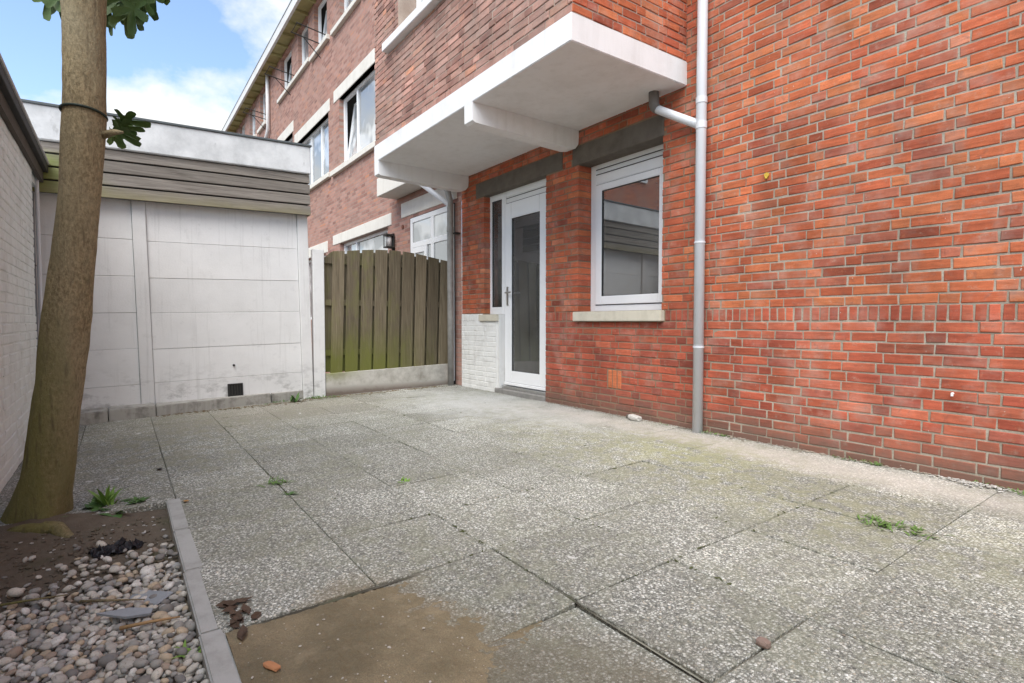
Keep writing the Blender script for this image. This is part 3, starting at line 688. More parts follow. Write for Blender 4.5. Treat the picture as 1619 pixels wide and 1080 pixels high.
# ================================================================== THE TERRACE
m_soffit = plain('mossy timber soffit', (.42, .37, .17), .9, .5, 5); m_gut = paint_mat('white gutter board', (.74, .74, .72), .3)
def framed(par, x0, x1, z0, z1, y, mull=(), tilt=None, w=.055):
    """a plastic window: frame, mullions and one pane per light"""
    mb = MB(); mb.ring(x0, x1, z0, z1, y, y + .06, w)
    xs = [x0 + w] + [v for q_ in mull for v in (q_ - w / 2, q_ + w / 2)] + [x1 - w]
    for q_ in mull: mb.box(q_ - w / 2, q_ + w / 2, y, y + .06, z0 + w, z1 - w)
    fr = mb.build('window', m_pvc, par, bevel=.004); fr.location = -par.location
    for i in range(0, len(xs), 2):
        a, b = xs[i], xs[i + 1]
        if tilt is not None and i // 2 == tilt:
            t = MB(); t.ring(a + .01, b - .01, z0 + w, z1 - w, -.01, .035, .05); hz = z0 + w
            vs = [Matrix.Translation((0, y + .03, hz)) @ Matrix.Rotation(-.14, 4, 'X') @ Matrix.Translation((0, 0, -hz)) @ Vector(v) for v in t.v]; t.v = [tuple(v) for v in vs]; t.build('open_sash', m_pvc, fr)
            g = MB(); vs = [(a + .06, .01, z0 + w + .05), (b - .06, .01, z0 + w + .05), (b - .06, .01, z1 - w - .05), (a + .06, .01, z1 - w - .05)]
            g.add([Matrix.Translation((0, y + .03, hz)) @ Matrix.Rotation(-.14, 4, 'X') @ Matrix.Translation((0, 0, -hz)) @ Vector(v) for v in vs], [(0, 1, 2, 3)]); g.build('pane', m_glassf, fr)
            g = MB(); g.quad((a, y + .35, z0), (b, y + .35, z0), (b, y + .35, z1), (a, y + .35, z1)); g.build('curtain', plain('grey net curtain', (.30, .30, .30), .9, .3, 30), fr)
        else:
            g = MB(); g.quad((a, y + .035, z0 + w), (b, y + .035, z0 + w), (b, y + .035, z1 - w), (a, y + .035, z1 - w)); g.build('pane', m_glassf, fr)
    return fr
def terrace(name, label, x0, x1, wins, lints, sills, group):
    t = empty(name, (x0, D, 0), label, 'house', group)
    mb = MB(); hl = [(a, b, c, d) for a, b, c, d, *_ in wins]; wall_panel(mb, x0, x1, -.3, 8.0, D, hl, .16)
    o = mb.build('front_wall', [m_far, m_far], t); o.location = -t.location
    def P(mbx, nm, mat, **k):
        o = mbx.build(nm, mat, t, **k); o.location = -t.location; return o
    for (a, b, c, d, mull, tl) in wins: framed(t, a, b, c, d, D + .09, mull, tl)
    for (a, b, c, d) in lints: mb = MB(); mb.box(a, b, D - .012, D + .15, c, d); P(mb, 'lintel', m_cream, bevel=.006)
    for (a, b, c, d) in sills: mb = MB(); mb.box(a, b, D - .07, D + .09, c, d); P(mb, 'window_sill', m_cream, bevel=.006)
    mb = MB(); mb.box(x0, x1, 3.42, D + .10, 8.002, 8.04); P(mb, 'soffit', m_soffit)
    xb = x0 + .2
    while xb < x1: mb = MB(); mb.box(xb, xb + .05, 3.43, D, 7.94, 8.0); P(mb, 'soffit_batten', m_soffit); xb += .62
    mb = MB(); mb.box(x0, x1, 3.36, 3.42, 7.98, 8.20); P(mb, 'gutter_board', m_gut); mb = MB(); mb.box(x0, x1, 3.35, 3.41, 8.20, 8.222); P(mb, 'gutter_rim', plain('zinc rim', (.22, .23, .24), .5))
    mb = MB(); mb.box(x0, x1, 3.43, D + 8, 8.05, 8.19); P(mb, 'roof', m_dark)
    return t, P
GR = 'brown brick row houses'
near, Pn = terrace('terraced_house', 'brown brick row house nearest the bay, with tilted-open upper window above the fence', -11.68, -6.326,
    [(-11.20, -8.9, 3.98, 5.352, (-10.42,), 0), (-11.10, -10.02, 6.80, 7.96, (), None), (-9.6, -8.4, 6.80, 7.96, (), None), (-11.27, -8.78, .9, 2.452, (-10.55,), None)],
    [(-11.52, -8.6, 5.352, 5.60), (-11.70 + .03, -8.62, 2.455, 2.655), (-8.22, -6.45, 2.50, 2.73)], [(-11.62, -8.7, 3.87, 3.975), (-11.5, -9.9, 6.70, 6.795), (-9.8, -8.2, 6.70, 6.795)], GR)
mid, Pm = terrace('terraced_house', 'brown brick row house with drying brackets under its top windows, behind the garage roof', -17.28, -11.68,
    [(-14.40, -11.90, 4.0, 5.30, (-13.55, -12.72), None), (-12.85, -11.92, 6.86, 7.94, (), 0), (-14.22, -13.32, 6.92, 7.94, (), None), (-15.98, -14.85, 6.92, 7.94, (), 0), (-16.3, -14.85, 4.7, 5.70, (), None), (-14.2, -12.2, .9, 2.35, (), None)],
    [(-14.65, -11.80, 5.30, 5.56), (-16.45, -14.75, 5.70, 5.97), (-14.4, -12.05, 2.36, 2.60)], [(-14.55, -11.75, 3.90, 4.0), (-13.05, -11.75, 6.76, 6.855), (-16.2, -13.15, 6.82, 6.915)], GR)
far_, Pf = terrace('terraced_house', 'farthest brown brick row house seen beyond the white rain pipe', -40.0, -17.28,
    [(-18.7, -17.95, 6.85, 7.94, (), None), (-20.4, -19.45, 6.85, 7.94, (), None), (-22.3, -21.3, 6.85, 7.94, (), None), (-25.0, -24, 6.85, 7.94, (), None), (-28, -27, 6.85, 7.94, (), None)],
    [], [(-18.9, -17.75, 6.74, 6.845), (-20.6, -19.25, 6.74, 6.845), (-22.5, -21.1, 6.74, 6.845)], GR)
mb = MB(); mb.tube([(-17.30, 3.63, 8.0), (-17.30, 3.63, 6.45), (-17.7, 3.63, 6.2), (-18.4, 3.63, 5.9)], .05, 10); o = mb.build('rain_pipe', m_white, far_, smooth=True); o.location = -far_.location
for (t, P_, xa, xb, z) in ((mid, Pm, -12.4, -11.95, 6.92), (mid, Pm, -15.0, -14.5, 6.98), (far_, Pf, -18.0, -17.6, 6.95)):
    mb = MB(); mb.tube([(xa, D + .02, z), (xa, D - .62, z + .08)], .012, 6); mb.tube([(xa, D + .02, z - .32), (xa, D - .36, z + .04)], .010, 6); mb.tube([(xb, D + .02, z), (xb, D - .62, z + .08)], .012, 6)
    mb.tube([(xa, D - .60, z + .08), (xb, D - .60, z + .08)], .008, 6); P_(mb, 'drying_bracket', m_dark)
# neighbour's slab, garden door and lamp
mb = MB(); mb.box(-8.40, -6.42, 3.36, D - .002, 2.83, 3.115); Pn(mb, 'porch_slab', m_cream, bevel=.006)
mb = MB(); mb.box(-7.90, -6.50, D - .004, D + .05, -.1, 2.452); Pn(mb, 'door_recess', m_seal)
mb = MB(); x0, x1 = -7.86, -6.52
mb.ring(x0, x1, .05, 2.44, D - .02, D + .03, .075); mb.box(-7.18, -7.09, D - .02, D + .03, .12, 2.365); mb.box(x0 + .075, -7.18, D - .02, D + .03, 1.98, 2.06); mb.box(-7.09, x1 - .075, D - .02, D + .03, 1.98, 2.06)
mb.ring(x0 + .08, -7.30, .12, 1.975, D - .028, D + .02, .085); gd = Pn(mb, 'garden_door', m_pvc, bevel=.004)
for (a, b, c, d) in ((x0 + .075, -7.18, 2.06, 2.365), (-7.09, x1 - .075, 2.06, 2.365), (x0 + .16, -7.385, .2, 1.89), (-7.09, x1 - .075, .12, 1.98), (-7.30, -7.18, .12, 1.975)):
    g = MB(); g.quad((a, D - .006, c), (b, D - .006, c), (b, D - .006, d), (a, D - .006, d)); g.build('pane', m_glassf, gd)
mb = MB(); mb.box(-8.56, -8.50, D - .03, D, 2.02, 2.30); mb.box(-8.60, -8.46, D - .16, D - .02, 2.25, 2.28); mb.box(-8.60, -8.46, D - .16, D - .02, 2.06, 2.08)
for xq, yq in ((-8.595, D - .155), (-8.475, D - .155), (-8.595, D - .035), (-8.475, D - .035)): mb.box(xq, xq + .012, yq, yq + .012, 2.08, 2.25)
lamp = Pn(mb, 'wall_lamp', m_dark, bevel=.002); mb = MB(); mb.tube([(-8.53, D - .09, 2.085), (-8.53, D - .09, 2.245)], .045, 12); mb.build('lamp_glass', m_white, lamp, smooth=True)
mb = MB(); mb.tube([(-8.17, D + .01, 2.36), (-8.17, D - .012, 2.36)], .035, 10); Pn(mb, 'wall_vent', plain('rusty vent', (.20, .07, .04)))

# ================================================================== GARAGE / SHED (tilts with the fall of the yard)
XS = -6.60
shed = empty('concrete_garage', (XS, .6, 0), 'white precast concrete panel garage with grey boarded fascia and pale roof edge', 'garage')
shed.rotation_euler = (math.radians(1.25), 0, 0)
def SB(mbx, nm, mat, **k): return mbx.build(nm, mat, shed, **k)
q = M('white painted concrete panel', .75, .25); p = q.pos(); n5 = q.noise(p, 2.0, 6, .65)
c = q.mix(q.rng(n5, .42, .75, 0, .4), (.79, .785, .775), (.60, .595, .58)); z = q.xyz(p)[2]
n6 = q.noise(q.sc(p, (1, 5, 9)), 1.0, 6, .7)
c = q.mix(q.math('MULTIPLY', q.rng(n6, .50, .72), q.rng(z, .0, .42, .9, .05)), c, (.16, .155, .14))
c = q.mix(1.0, c, q.grey(q.rng(q.n('ShaderNodeObjectInfo', out=5), 0, 1, .90, 1.02)), 'MULTIPLY'); c = q.mix(q.rng(q.noise(q.sc(p, (1, 22, 1.1)), 1.0, 5, .65), .55, .8, 0, .38), c, (.36, .355, .34)); c = q.mix(q.rng(q.noise(p, 9, 6, .7), .60, .74, 0, .3), c, (.42, .42, .41)); c = q.mix(q.rng(q.noise(p, 120, 3), .70, .76, 0, .5), c, (.25, .24, .23))
q.col(c); q.bump(q.noise(p, 60, 5, .7), .003, .6); m_panel = q.m
# local coordinates: x toward the yard, y along the wall, z up
PZ = [-.04, .24, .60, .955, 1.315, 1.675, 2.06]
def col_panels(y0, y1, zs):
    for a, b in zip(zs[:-1], zs[1:]):
        mb = MB(); mb.box(-.05, R.uniform(-.001, .002), y0, y1, a + .0013, b - .0013); SB(mb, 'concrete_panel', m_panel, bevel=.0025)
col_panels(-1.23, -.445, PZ); col_panels(-.325, 1.115, [-.04, .245, .585, .95, 1.30, 1.665, 2.06])
mb = MB(); mb.box(-.075, -.045, -1.23, 1.115, -.04, 2.06); SB(mb, 'backing', m_seal)
for (a, b) in ((-.442, -.328), (1.118, 1.232)):
    mb = MB(); mb.box(-.06, .028, a, b, -.09, 2.06); SB(mb, 'concrete_post', m_panel, bevel=.006, seg=2)
m_block = paint_mat('weathered kerb block', (.40, .385, .35), .95, (.10, .092, .078), .9, 9, .004)
ys = [-1.15, -.707, -.33, .76, 1.13]
for a, b in zip(ys[:-1], ys[1:]):
    f0 = .36 - (a + 1.15) * .15; f1 = .36 - (b + 1.15) * .15; mb = MB(); zt = .045 - .0 * a
    vs = [(-.02, a + .004, -.2), (f0, a + .004, -.2), (f1, b - .004, -.2), (-.02, b - .004, -.2)]
    zt0 = .045 - (a + 1.15) * .006 + R.uniform(-.006, .006); vs += [(v[0], v[1], zt0) for v in vs]
    mb.add(vs, [(3, 2, 1, 0), (4, 5, 6, 7), (0, 1, 5, 4), (1, 2, 6, 5), (2, 3, 7, 6), (3, 0, 4, 7)]); SB(mb, 'kerb_block', m_block, bevel=.008, seg=2)
def mossy(q, c, p, rnd):
    xyz = q.xyz(p); k = q.math('MULTIPLY', q.rng(q.math('ADD', xyz[1], q.math('MULTIPLY', q.noise(p, 5, 4), .35)), -.35, .15, 1, 0), q.rng(xyz[2], 2.42, 2.30, 0, 1))
    c = q.mix(q.math('MULTIPLY', k, .85), c, (.22, .26, .07))
    return q.mix(q.rng(q.math('ADD', xyz[2], q.math('MULTIPLY', q.noise(q.sc(p, (1, 3, 1)), 1.0, 4), .16)), 2.12, 2.24, .55, 0), c, (.30, .27, .14))
m_board = wood_mat('silvered fascia timber', (.315, .285, .25), (.13, .114, .098), 'y', mossy)
XF = .125
zb = [2.035, 2.155, 2.275, 2.395, 2.500]
for a, b in zip(zb[:-1], zb[1:]):
    mb = MB(); mb.box(XF - .022, XF, -1.26, 1.245, a + .008, b - .009); o = SB(mb, 'fascia_board', m_board, bevel=.003)
    mb = MB(); mb.box(-1.2, XF - .026, 1.222, 1.244, a + .007, b - .007); SB(mb, 'fascia_board', m_board, bevel=.003)
mb = MB(); mb.box(XF - .05, XF - .024, -1.25, 1.218, 2.045, 2.5); SB(mb, 'backing', m_seal)
q = M('pale bitumen roof edge', .7, .3); p = q.pos(); c = q.mix(q.rng(q.noise(p, 4, 6, .65), .4, .7), (.72, .735, .74), (.50, .515, .52)); c = q.mix(q.rng(q.noise(q.sc(p, (3, 8, 3)), 1.0, 6, .7), .62, .76, 0, .7), c, (.24, .24, .235)); q.col(c); q.bump(q.noise(p, 30, 4), .004, .5)
mb = MB(); mb.box(-2.6, XF + .035, -1.30, 1.255, 2.500, 2.80); SB(mb, 'roof_edge', q.m, bevel=.008, seg=2)
mb = MB(); mb.box(-2.62, XF + .050, -1.31, 1.268, 2.80, 2.822); SB(mb, 'roof_trim', plain('dark grey trim', (.10, .115, .12), .5), bevel=.003)
mb = MB(); mb.box(-2.5, -.08, -1.2, 1.2, -.1, 2.49); SB(mb, 'garage_body', m_panel)
mb = MB(); mb.ring(0, .150, 0, .150, 0, .012, .012); vs = [(.0125 - v[1] + .002, v[0] + .335, v[2] + .025) for v in mb.v]; mb.v = vs
gr = SB(mb, 'vent_grille', m_dark); mb = MB()
for i in range(5): mb.box(.004, .012, .347 + i * .027, .357 + i * .027, .037, .163)
mb.build('bars', m_dark, gr); mb = MB(); mb.box(.0, .003, .337, .483, .027, .173); mb.build('vent_hole', m_seal, gr)
mb = MB(); mb.tube([(-.01, .405, .375), (.018, .405, .375)], .012, 8); SB(mb, 'bolt_head', m_dark)

# ================================================================== FENCE
fence = empty('timber_fence', (XS, 2.8, 0), 'arched timber plank fence, green with algae, between garage and house', 'fence')
def algae(q, c, p, rnd):
    xyz = q.xyz(p); n = q.noise(q.sc(p, (6, 6, 2.2)), 1.0, 5, .65); n = q.math('MULTIPLY', q.math('SUBTRACT', n, .5), 1.1)
    low = q.rng(q.math('ADD', xyz[2], n), .30, .85, 1, 0); lft = q.rng(q.math('ADD', xyz[1], q.math('MULTIPLY', n, .8)), 2.75, 3.45, 1, .10)
    k = q.math('MULTIPLY', low, lft); c = q.mix(q.math('MULTIPLY', k, .9), c, (.145, .155, .036))
    k2 = q.math('MULTIPLY', q.rng(n, .02, .22), lft); return q.mix(q.math('MULTIPLY', k2, .42), c, (.19, .20, .055))
m_slat = wood_mat('weathered fence timber', (.225, .185, .125), (.09, .072, .047), 'z', algae)
tops = [(1.98, 1.60), (2.08, 1.695), (2.26, 1.712), (2.44, 1.735), (2.61, 1.752), (2.80, 1.760), (2.98, 1.757), (3.17, 1.742), (3.35, 1.716), (3.53, 1.688), (3.70, 1.665)]
def ztop(y): return float(np.interp(y, [t[0] for t in tops], [t[1] for t in tops]))
def slat(y0, y1, xf, zlow, cutz=0.0, lean=.045):
    mb = MB(); n = 4; T = .018
    fr = [(y0 - lean, zlow), (y1 - lean, zlow)] + [(y1 + (y0 - y1) * i / n, ztop(y1 + (y0 - y1) * i / n) - cutz) for i in range(n + 1)]
    k = len(fr); vs = [(xf, a, b) for a, b in fr] + [(xf - T, a, b) for a, b in fr]
    mb.add([(v[0] - XS, v[1] - 2.8, v[2]) for v in vs], [tuple(range(k)), tuple(range(2 * k - 1, k - 1, -1))] + [(i, k + i, k + (i + 1) % k, (i + 1) % k) for i in range(k)])
    o = mb.build('slat', m_slat, fence, bevel=.002); return o
fy = [2.083, 2.258, 2.444, 2.616, 2.800, 2.982, 3.170, 3.347, 3.530, 3.672]
for i, y in enumerate(fy[:-1]):
    o = slat(y, fy[i+1] - .026 - R.uniform(0, .008), XS + .012 + R.uniform(-.003, .003), .235 + .045 * i / 9 - R.uniform(0, .012))
slat(3.535 + .012, 3.672, XS + .010, .275)
for i in range(10):
    y = 1.99 + i * .182; slat(y, min(y + .13, 3.68), XS - .042, .25, .03 if i else .0)
for z in (.45, 1.05, 1.55): mb = MB(); mb.box(-.04, -.012, -.82, .86, z, z + .07); mb.build('rail', m_slat, fence)
mb = MB(); vs = [(-.03, -.82, -.08), (.022, -.82, -.08), (.022, .88, -.06), (-.03, .88, -.06), (-.03, -.82, .238), (.022, -.82, .238), (.022, .88, .285), (-.03, .88, .285)]
mb.add(vs, [(3, 2, 1, 0), (4, 5, 6, 7), (0, 1, 5, 4), (1, 2, 6, 5), (2, 3, 7, 6), (3, 0, 4, 7)])
q = M('stained concrete base', .85, .2); p = q.pos(); n7 = q.noise(p, 6, 6, .7); c = q.mix(q.rng(n7, .4, .72), (.54, .52, .47), (.31, .29, .25)); xyz = q.xyz(p)
c = q.mix(q.math('MULTIPLY', q.rng(q.math('ADD', xyz[1], q.math('MULTIPLY', n7, .6)), 2.35, 2.75, 1, 0), q.rng(q.math('ADD', xyz[2], q.math('MULTIPLY', n7, .2)), .2, .34, 0, .8)), c, (.22, .23, .06))
c = q.mix(q.rng(q.math('ADD', xyz[2], q.math('MULTIPLY', n7, .14)), .07, .15, .85, 0), c, (.14, .10, .08)); q.col(c); q.bump(n7, .006, .5)
mb.build('base_panel', q.m, fence, bevel=.005)
mb = MB(); mb.box(-.05, .03, 1.842 - 2.8, 1.972 - 2.8, -.12, 1.70); mb.build('concrete_post', m_panel, fence, bevel=.006, seg=2)

# ================================================================== OUTBUILDING ON THE LEFT
YL = -.56
ob = empty('outbuilding', (-4.5, YL, -.1), 'low white painted brick outbuilding with dark roof edge at the left', 'outbuilding')
m_wb2 = paint_mat('white painted brick outbuilding', (.75, .79, .78), .45, (.40, .41, .37), .85, 5, .003)
def OB(mbx, nm, mat, par=None, **k):
    o = mbx.build(nm, mat, par or ob, **k)
    if par is None: o.location = -ob.location
    return o
mb = MB(); mb.box(-5.97, 3.0, YL - 3.0, YL - .006, -.3, 2.19); wl = OB(mb, 'side_wall', m_wb2)
rc_all = []
k = 0
while -.16 + k * C < 2.15:
    rc_all += bond_row(-5.975, .6, -.16 + k * C, -.16 + (k + 1) * C, .03 + (0 if k % 2 else 1.25 * .1945), j=.007); k += 1
rc_all.sort(key=lambda r: -screen_area(r, YL))
stf = MB(); var2 = {}
for n, rc in enumerate(rc_all):
    w, h = rc[1] - rc[0], rc[3] - rc[2]
    Mx = Matrix.Translation(((rc[0] + rc[1]) / 2, YL + R.gauss(0, .0015), (rc[2] + rc[3]) / 2)) @ Matrix.Rotation(math.pi + R.gauss(0, .008), 4, 'Z') @ Matrix.Rotation(R.gauss(0, .02), 4, 'X')
    if n < 300 and screen_area(rc, YL) > 0:
        key = (round(w / .006), round(h / .006), R.randrange(6))
        if key not in var2:
            t = MB(); t.add(*brick_geo(w, h, .04, .0045, .0018, R)); var2[key] = t.mesh('brick', m_wb2)
        inst('brick', var2[key], wl, M4=Mx)
    else: vs, fs = brick_geo(w, h, .04, .0045, .0018, R); stf.add([Mx @ Vector(v) for v in vs], fs)
stf.build('bricks', m_wb2, wl, kind='stuff')
mb = MB(); mb.box(-6.62, -5.98, YL - .12, YL - .05, -.2, 2.05); dr = OB(mb, 'steel_door', plain('blue grey steel door', (.17, .19, .21), .5, .3, 4)); mb = MB(); mb.box(-6.62, -5.98, YL - .05, YL - .046, 1.36, 1.37); mb.build('seam', m_seal, dr)
mb = MB(); mb.box(-6.62, -5.97, YL - 3, YL - .02, 2.05, 2.19); OB(mb, 'door_lintel', m_wb2)
mb = MB(); mb.tube([(-6.40, YL - .01, -.1), (-6.40, YL - .01, 2.15)], .016, 10); OB(mb, 'thin_pipe', m_pipe)
mb = MB(); mb.box(-6.66, 3.1, YL - 3.1, YL + .065, 2.192, 2.262); OB(mb, 'roof_edge', m_dark, bevel=.004)
mb = MB(); mb.box(-6.67, 3.1, YL - 3.1, YL + .075, 2.262, 2.284); OB(mb, 'roof_trim', plain('pale lead trim', (.55, .55, .55), .6, .5, 10), bevel=.004)
mb = MB(); mb.box(-6.66, 3.1, YL - .0, YL + .03, 2.10, 2.19); OB(mb, 'roof_batten', plain('dark timber batten', (.10, .085, .07), .9, .5, 9))

# ================================================================== HOUSES ACROSS THE YARD (seen mirrored in the window)
ac = empty('apartment_block', (-16.5, -9.0, 0), 'brick block with blue window frames, mirrored in the window glass', 'building')
mb = MB(); mb.box(-22, -14.5, -26, -6.2, -.3, 9.5); o = mb.build('block_walls', m_faro, ac); o.location = -ac.location
m_blue = plain('blue window panel', (.08, .16, .30), .5)
for z in (3.3, 6.2):
    for y in (-24, -21, -18, -15, -12, -9):
        mb = MB(); mb.box(-14.52, -14.44, y, y + 2.0, z, z + 1.5); f_ = mb.build('window', m_white, ac); f_.location = -ac.location
        mb = MB(); mb.box(-14.44, -14.42, y + .1, y + .95, z + .1, z + 1.4); mb.build('pane', m_glassf, f_); mb = MB(); mb.box(-14.44, -14.42, y + 1.05, y + 1.9, z + .1, z + 1.4); mb.build('pane', m_blue, f_)

# ================================================================== TREE
tree = empty('fig_tree', (-3.47, -.33, gz(-.33)), 'leaning bare fig trunk with lobed leaves at its top, rooted in the soil bed', 'tree')
q = M('fig bark', .85, .2); p = q.pos(); n8 = q.noise(q.sc(p, (75, 75, 42)), 1.0, 6, .75); n9 = q.noise(q.sc(p, (6, 6, 2.5)), 1.0, 5, .6)
c = q.mix(q.rng(n8, .32, .68), (.135, .105, .058), (.42, .34, .205)); c = q.mix(q.rng(n9, .38, .62, 0, .5), c, (.32, .28, .185))
xyz = q.xyz(p); c = q.mix(q.math('MULTIPLY', q.rng(q.math('SUBTRACT', q.math('ADD', q.math('MULTIPLY', q.math('SUBTRACT', xyz[1], -.2), -1.0), q.math('MULTIPLY', q.math('SUBTRACT', n9, .5), .25)), q.math('MULTIPLY', xyz[2], .05)), -.06, .10), q.rng(xyz[2], 1.9, .6, 0, .75)), c, (.175, .165, .045))
c = q.mix(q.rng(q.noise(p, 85, 3), .66, .72, 0, .5), c, (.36, .30, .21)); c = q.mix(q.rng(q.noise(q.sc(p, (14, 14, 45)), 1.0, 3), .70, .76, 0, .5), c, (.05, .04, .03))
c = q.mix(q.rng(q.noise(q.sc(p, (40, 40, 6)), 1.0, 4, .6), .56, .72, 0, .55), c, (.075, .058, .04)); q.col(c); q.bump(n8, .012, 1.0); q.bump(n9, .02, .6); m_bark = q.m
tr = [(-.16, -3.50, -.36, .165), (-.09, -3.485, -.343, .142), (.0, -3.47, -.325, .122), (.12, -3.450, -.302, .111), (.305, -3.425, -.274, .105), (.58, -3.401, -.240, .100), (.80, -3.385, -.215, .101), (.88, -3.378, -.205, .103), (1.0, -3.366, -.192, .096), (1.185, -3.353, -.172, .094), (1.484, -3.330, -.140, .087), (1.70, -3.318, -.124, .089), (1.80, -3.314, -.118, .090), (2.07, -3.306, -.106, .087), (2.25, -3.305, -.106, .091), (2.45, -3.305, -.107, .104), (2.6, -3.303, -.105, .115)]
zs = np.array([t[0] for t in tr]); mb = MB(); n = 40; K = 130
for i in range(K):
    z = -.16 + (2.6 + .16) * i / (K - 1); cx, cy, r = (float(np.interp(z, zs, [t[j] for t in tr])) for j in (1, 2, 3)); r *= .93
    for j in range(n):
        an = 2 * math.pi * j / n; dx, dy = math.cos(an), math.sin(an)
        rr = r * (1 + .07 * noise.fractal(Vector((dx * 1.3, dy * 1.3, z * 3.2)), 1.0, 2.0, 4) + .02 * noise.noise(Vector((dx * 6, dy * 6, z * 5))))
        if z < .12: rr *= 1 + .22 * max(0, (.12 - z) / .28) * (math.sin(an * 3 + .8) + .4 * math.sin(an * 5))
        mb.v.append((cx + dx * rr + 3.47, cy + dy * rr + .33, z - gz(-.33)))
mb.f = [(i * n + j, i * n + (j + 1) % n, (i + 1) * n + (j + 1) % n, (i + 1) * n + j) for i in range(K - 1) for j in range(n)]; mb.f.append(tuple((K - 1) * n + j for j in range(n))); mb.t = [(0, 0, 0)] * len(mb.f); mb.mi = [0] * len(mb.f)
mb.build('trunk', m_bark, tree, smooth=True)
def T(p_): return (p_[0] + 3.47, p_[1] + .33, p_[2] - gz(-.33))
mb = MB(); mb.tube([T(v) for v in [(-3.30 + .20 * t + .02 * math.sin(t * 7), -.42 + .27 * t + .03 * math.sin(t * 5), -.093 + .026 * math.sin(t * 3.0) - .028 * t * t) for t in [i / 11 for i in range(12)]]], [.024, .028, .031, .030, .033, .031, .029, .031, .028, .025, .020, .010], 14); mb.v = [tuple(Vector(v) + Vector((0, 0, .016)) * noise.fractal(Vector(v) * 16, 1.0, 2.0, 3) + Vector((.012, .012, 0)) * noise.noise(Vector(v) * 23)) for v in mb.v]; mb.build('root', m_bark, tree, smooth=True)
mb = MB(); mb.tube([T(v) for v in [(-3.29, -.05, 1.745), (-3.235, .0, 1.755), (-3.20, .03, 1.75)]], [.019, .014, .006], 10); mb.build('branch', m_bark, tree, smooth=True)
for a, ln, ri in ((.4, 1.2, 1.0), (2.3, 1.1, .9), (4.2, 1.25, 1.1), (5.4, .9, 1.3)):
    pts = [(-3.305 + math.cos(a) * ln * t * .75, -.107 + math.sin(a) * ln * t * .75, 2.5 + ri * t * 1.0) for t in (0, .25, .5, .75, 1)]
    mb = MB(); mb.tube([T(v) for v in pts], [.07, .055, .045, .032, .015], 10); mb.build('branch', m_bark, tree, smooth=True)
q = M('fig leaf', .55, .4); p = q.pos(); rn = q.n('ShaderNodeObjectInfo', out=5)
c = q.mix(q.noise(p, 12, 4), (.050, .095, .024), (.10, .165, .042)); q.col(q.mix(q.rng(rn, .3, 1, 0, .5), c, (.13, .19, .05))); q.b.inputs['Subsurface Weight'].default_value = 0.0; q.bump(q.noise(p, 60, 3), .002, .6); m_leaf = q.m
def leaf_geo(r, size):
    """a five-lobed fig leaf with a raised midrib, lying in xz with its stalk at the origin and its tip down -z"""
    out = []; lob = [(-2.15, .62), (-1.1, .84), (0, 1.0), (1.1, .84), (2.15, .62)]
    n = 60; vs = [(0, 0, -.12 * size)]
    for i in range(n):
        a = -math.pi + 2 * math.pi * (i + .5) / n
        rad = .34
        for la, lr in lob:
            d = abs(a - la); rad = max(rad, lr * (math.exp(-(d / .40) ** 4)))
        if abs(a) > 2.75: rad = min(rad, .22)
        rad *= size * (1 + r.uniform(-.04, .04)); x_, z_ = math.sin(a) * rad * .92, -math.cos(a) * rad * 1.0 - .30 * size
        vs.append((x_, -.22 * size * (abs(x_) / size) ** 1.5 + .10 * size * math.sin(z_ / size * 3), z_))
    vs[0] = (0, .03 * size, -.30 * size)
    return vs, [(0, 1 + i, 1 + (i + 1) % n) for i in range(n)]
def view_at(x_, y_, dist):
    d = fw + rt * (x_ - 809.5) / F_PX - up * (y_ - CY) / F_PX; return Vector((0, 0, EYE)) + d * dist
lm = []
for s in range(5):
    t = MB(); t.add(*leaf_geo(R, 1.0)); lm.append(t.mesh('leaf', m_leaf, smooth=True))
def put_leaf(P, size, yawj, tiltx, roll):
    face = Matrix.Rotation(math.atan2(rt.y, rt.x) + yawj, 4, 'Z') @ Matrix.Rotation(tiltx, 4, 'X') @ Matrix.Rotation(roll, 4, 'Y') @ Matrix.Scale(size, 4)
    inst('leaf', R.choice(lm), tree, M4=Matrix.Translation(T(P)) @ face)
for (x_, y_, ds, size, yj, tx, ro) in ((200, 14, 2.84, .115, .3, .0, -.1), (178, 22, 2.93, .085, -.4, .2, .5), (232, -6, 2.82, .10, .2, .2, .5), (216, 20, 2.95, .085, .1, -.2, -.3), (95, -4, 2.74, .10, -.2, .2, .0), (244, -30, 2.85, .12, .3, .3, .2), (212, 2, 2.80, .125, .1, .1, .15), (186, 8, 2.86, .12, -.2, .1, -.5), (228, -22, 2.9, .13, -.3, .2, -.2), (84, -12, 2.72, .105, .1, .1, .35), (172, -6, 2.9, .12, .3, .2, .1), (206, -20, 2.85, .145, .2, .25, .25), (190, -6, 2.92, .135, -.3, -.2, -.35), (224, -45, 2.8, .15, .5, .4, .1), (176, -30, 2.95, .14, -.5, .1, .5),
                                       (92, -26, 2.7, .13, .2, .2, -.3), (80, -40, 2.75, .13, -.5, .3, -.7), (240, -75, 2.75, .15, .4, .3, -.4),
                                       (186, 186, 2.94, .115, .3, .9, -1.35), (180, 202, 2.88, .105, -.1, .7, -.75), (176, 200, 2.92, .105, .4, .8, -1.05), (183, 194, 2.90, .10, .1, 1.0, -1.2), (178, 204, 2.95, .085, .8, .35, -.55), (172, 206, 2.90, .07, -.5, .5, -.3), (188, 196, 2.97, .075, -.2, .6, -.9)):
    put_leaf(view_at(x_, y_, ds), size, yj, tx, ro)
cr = MB()
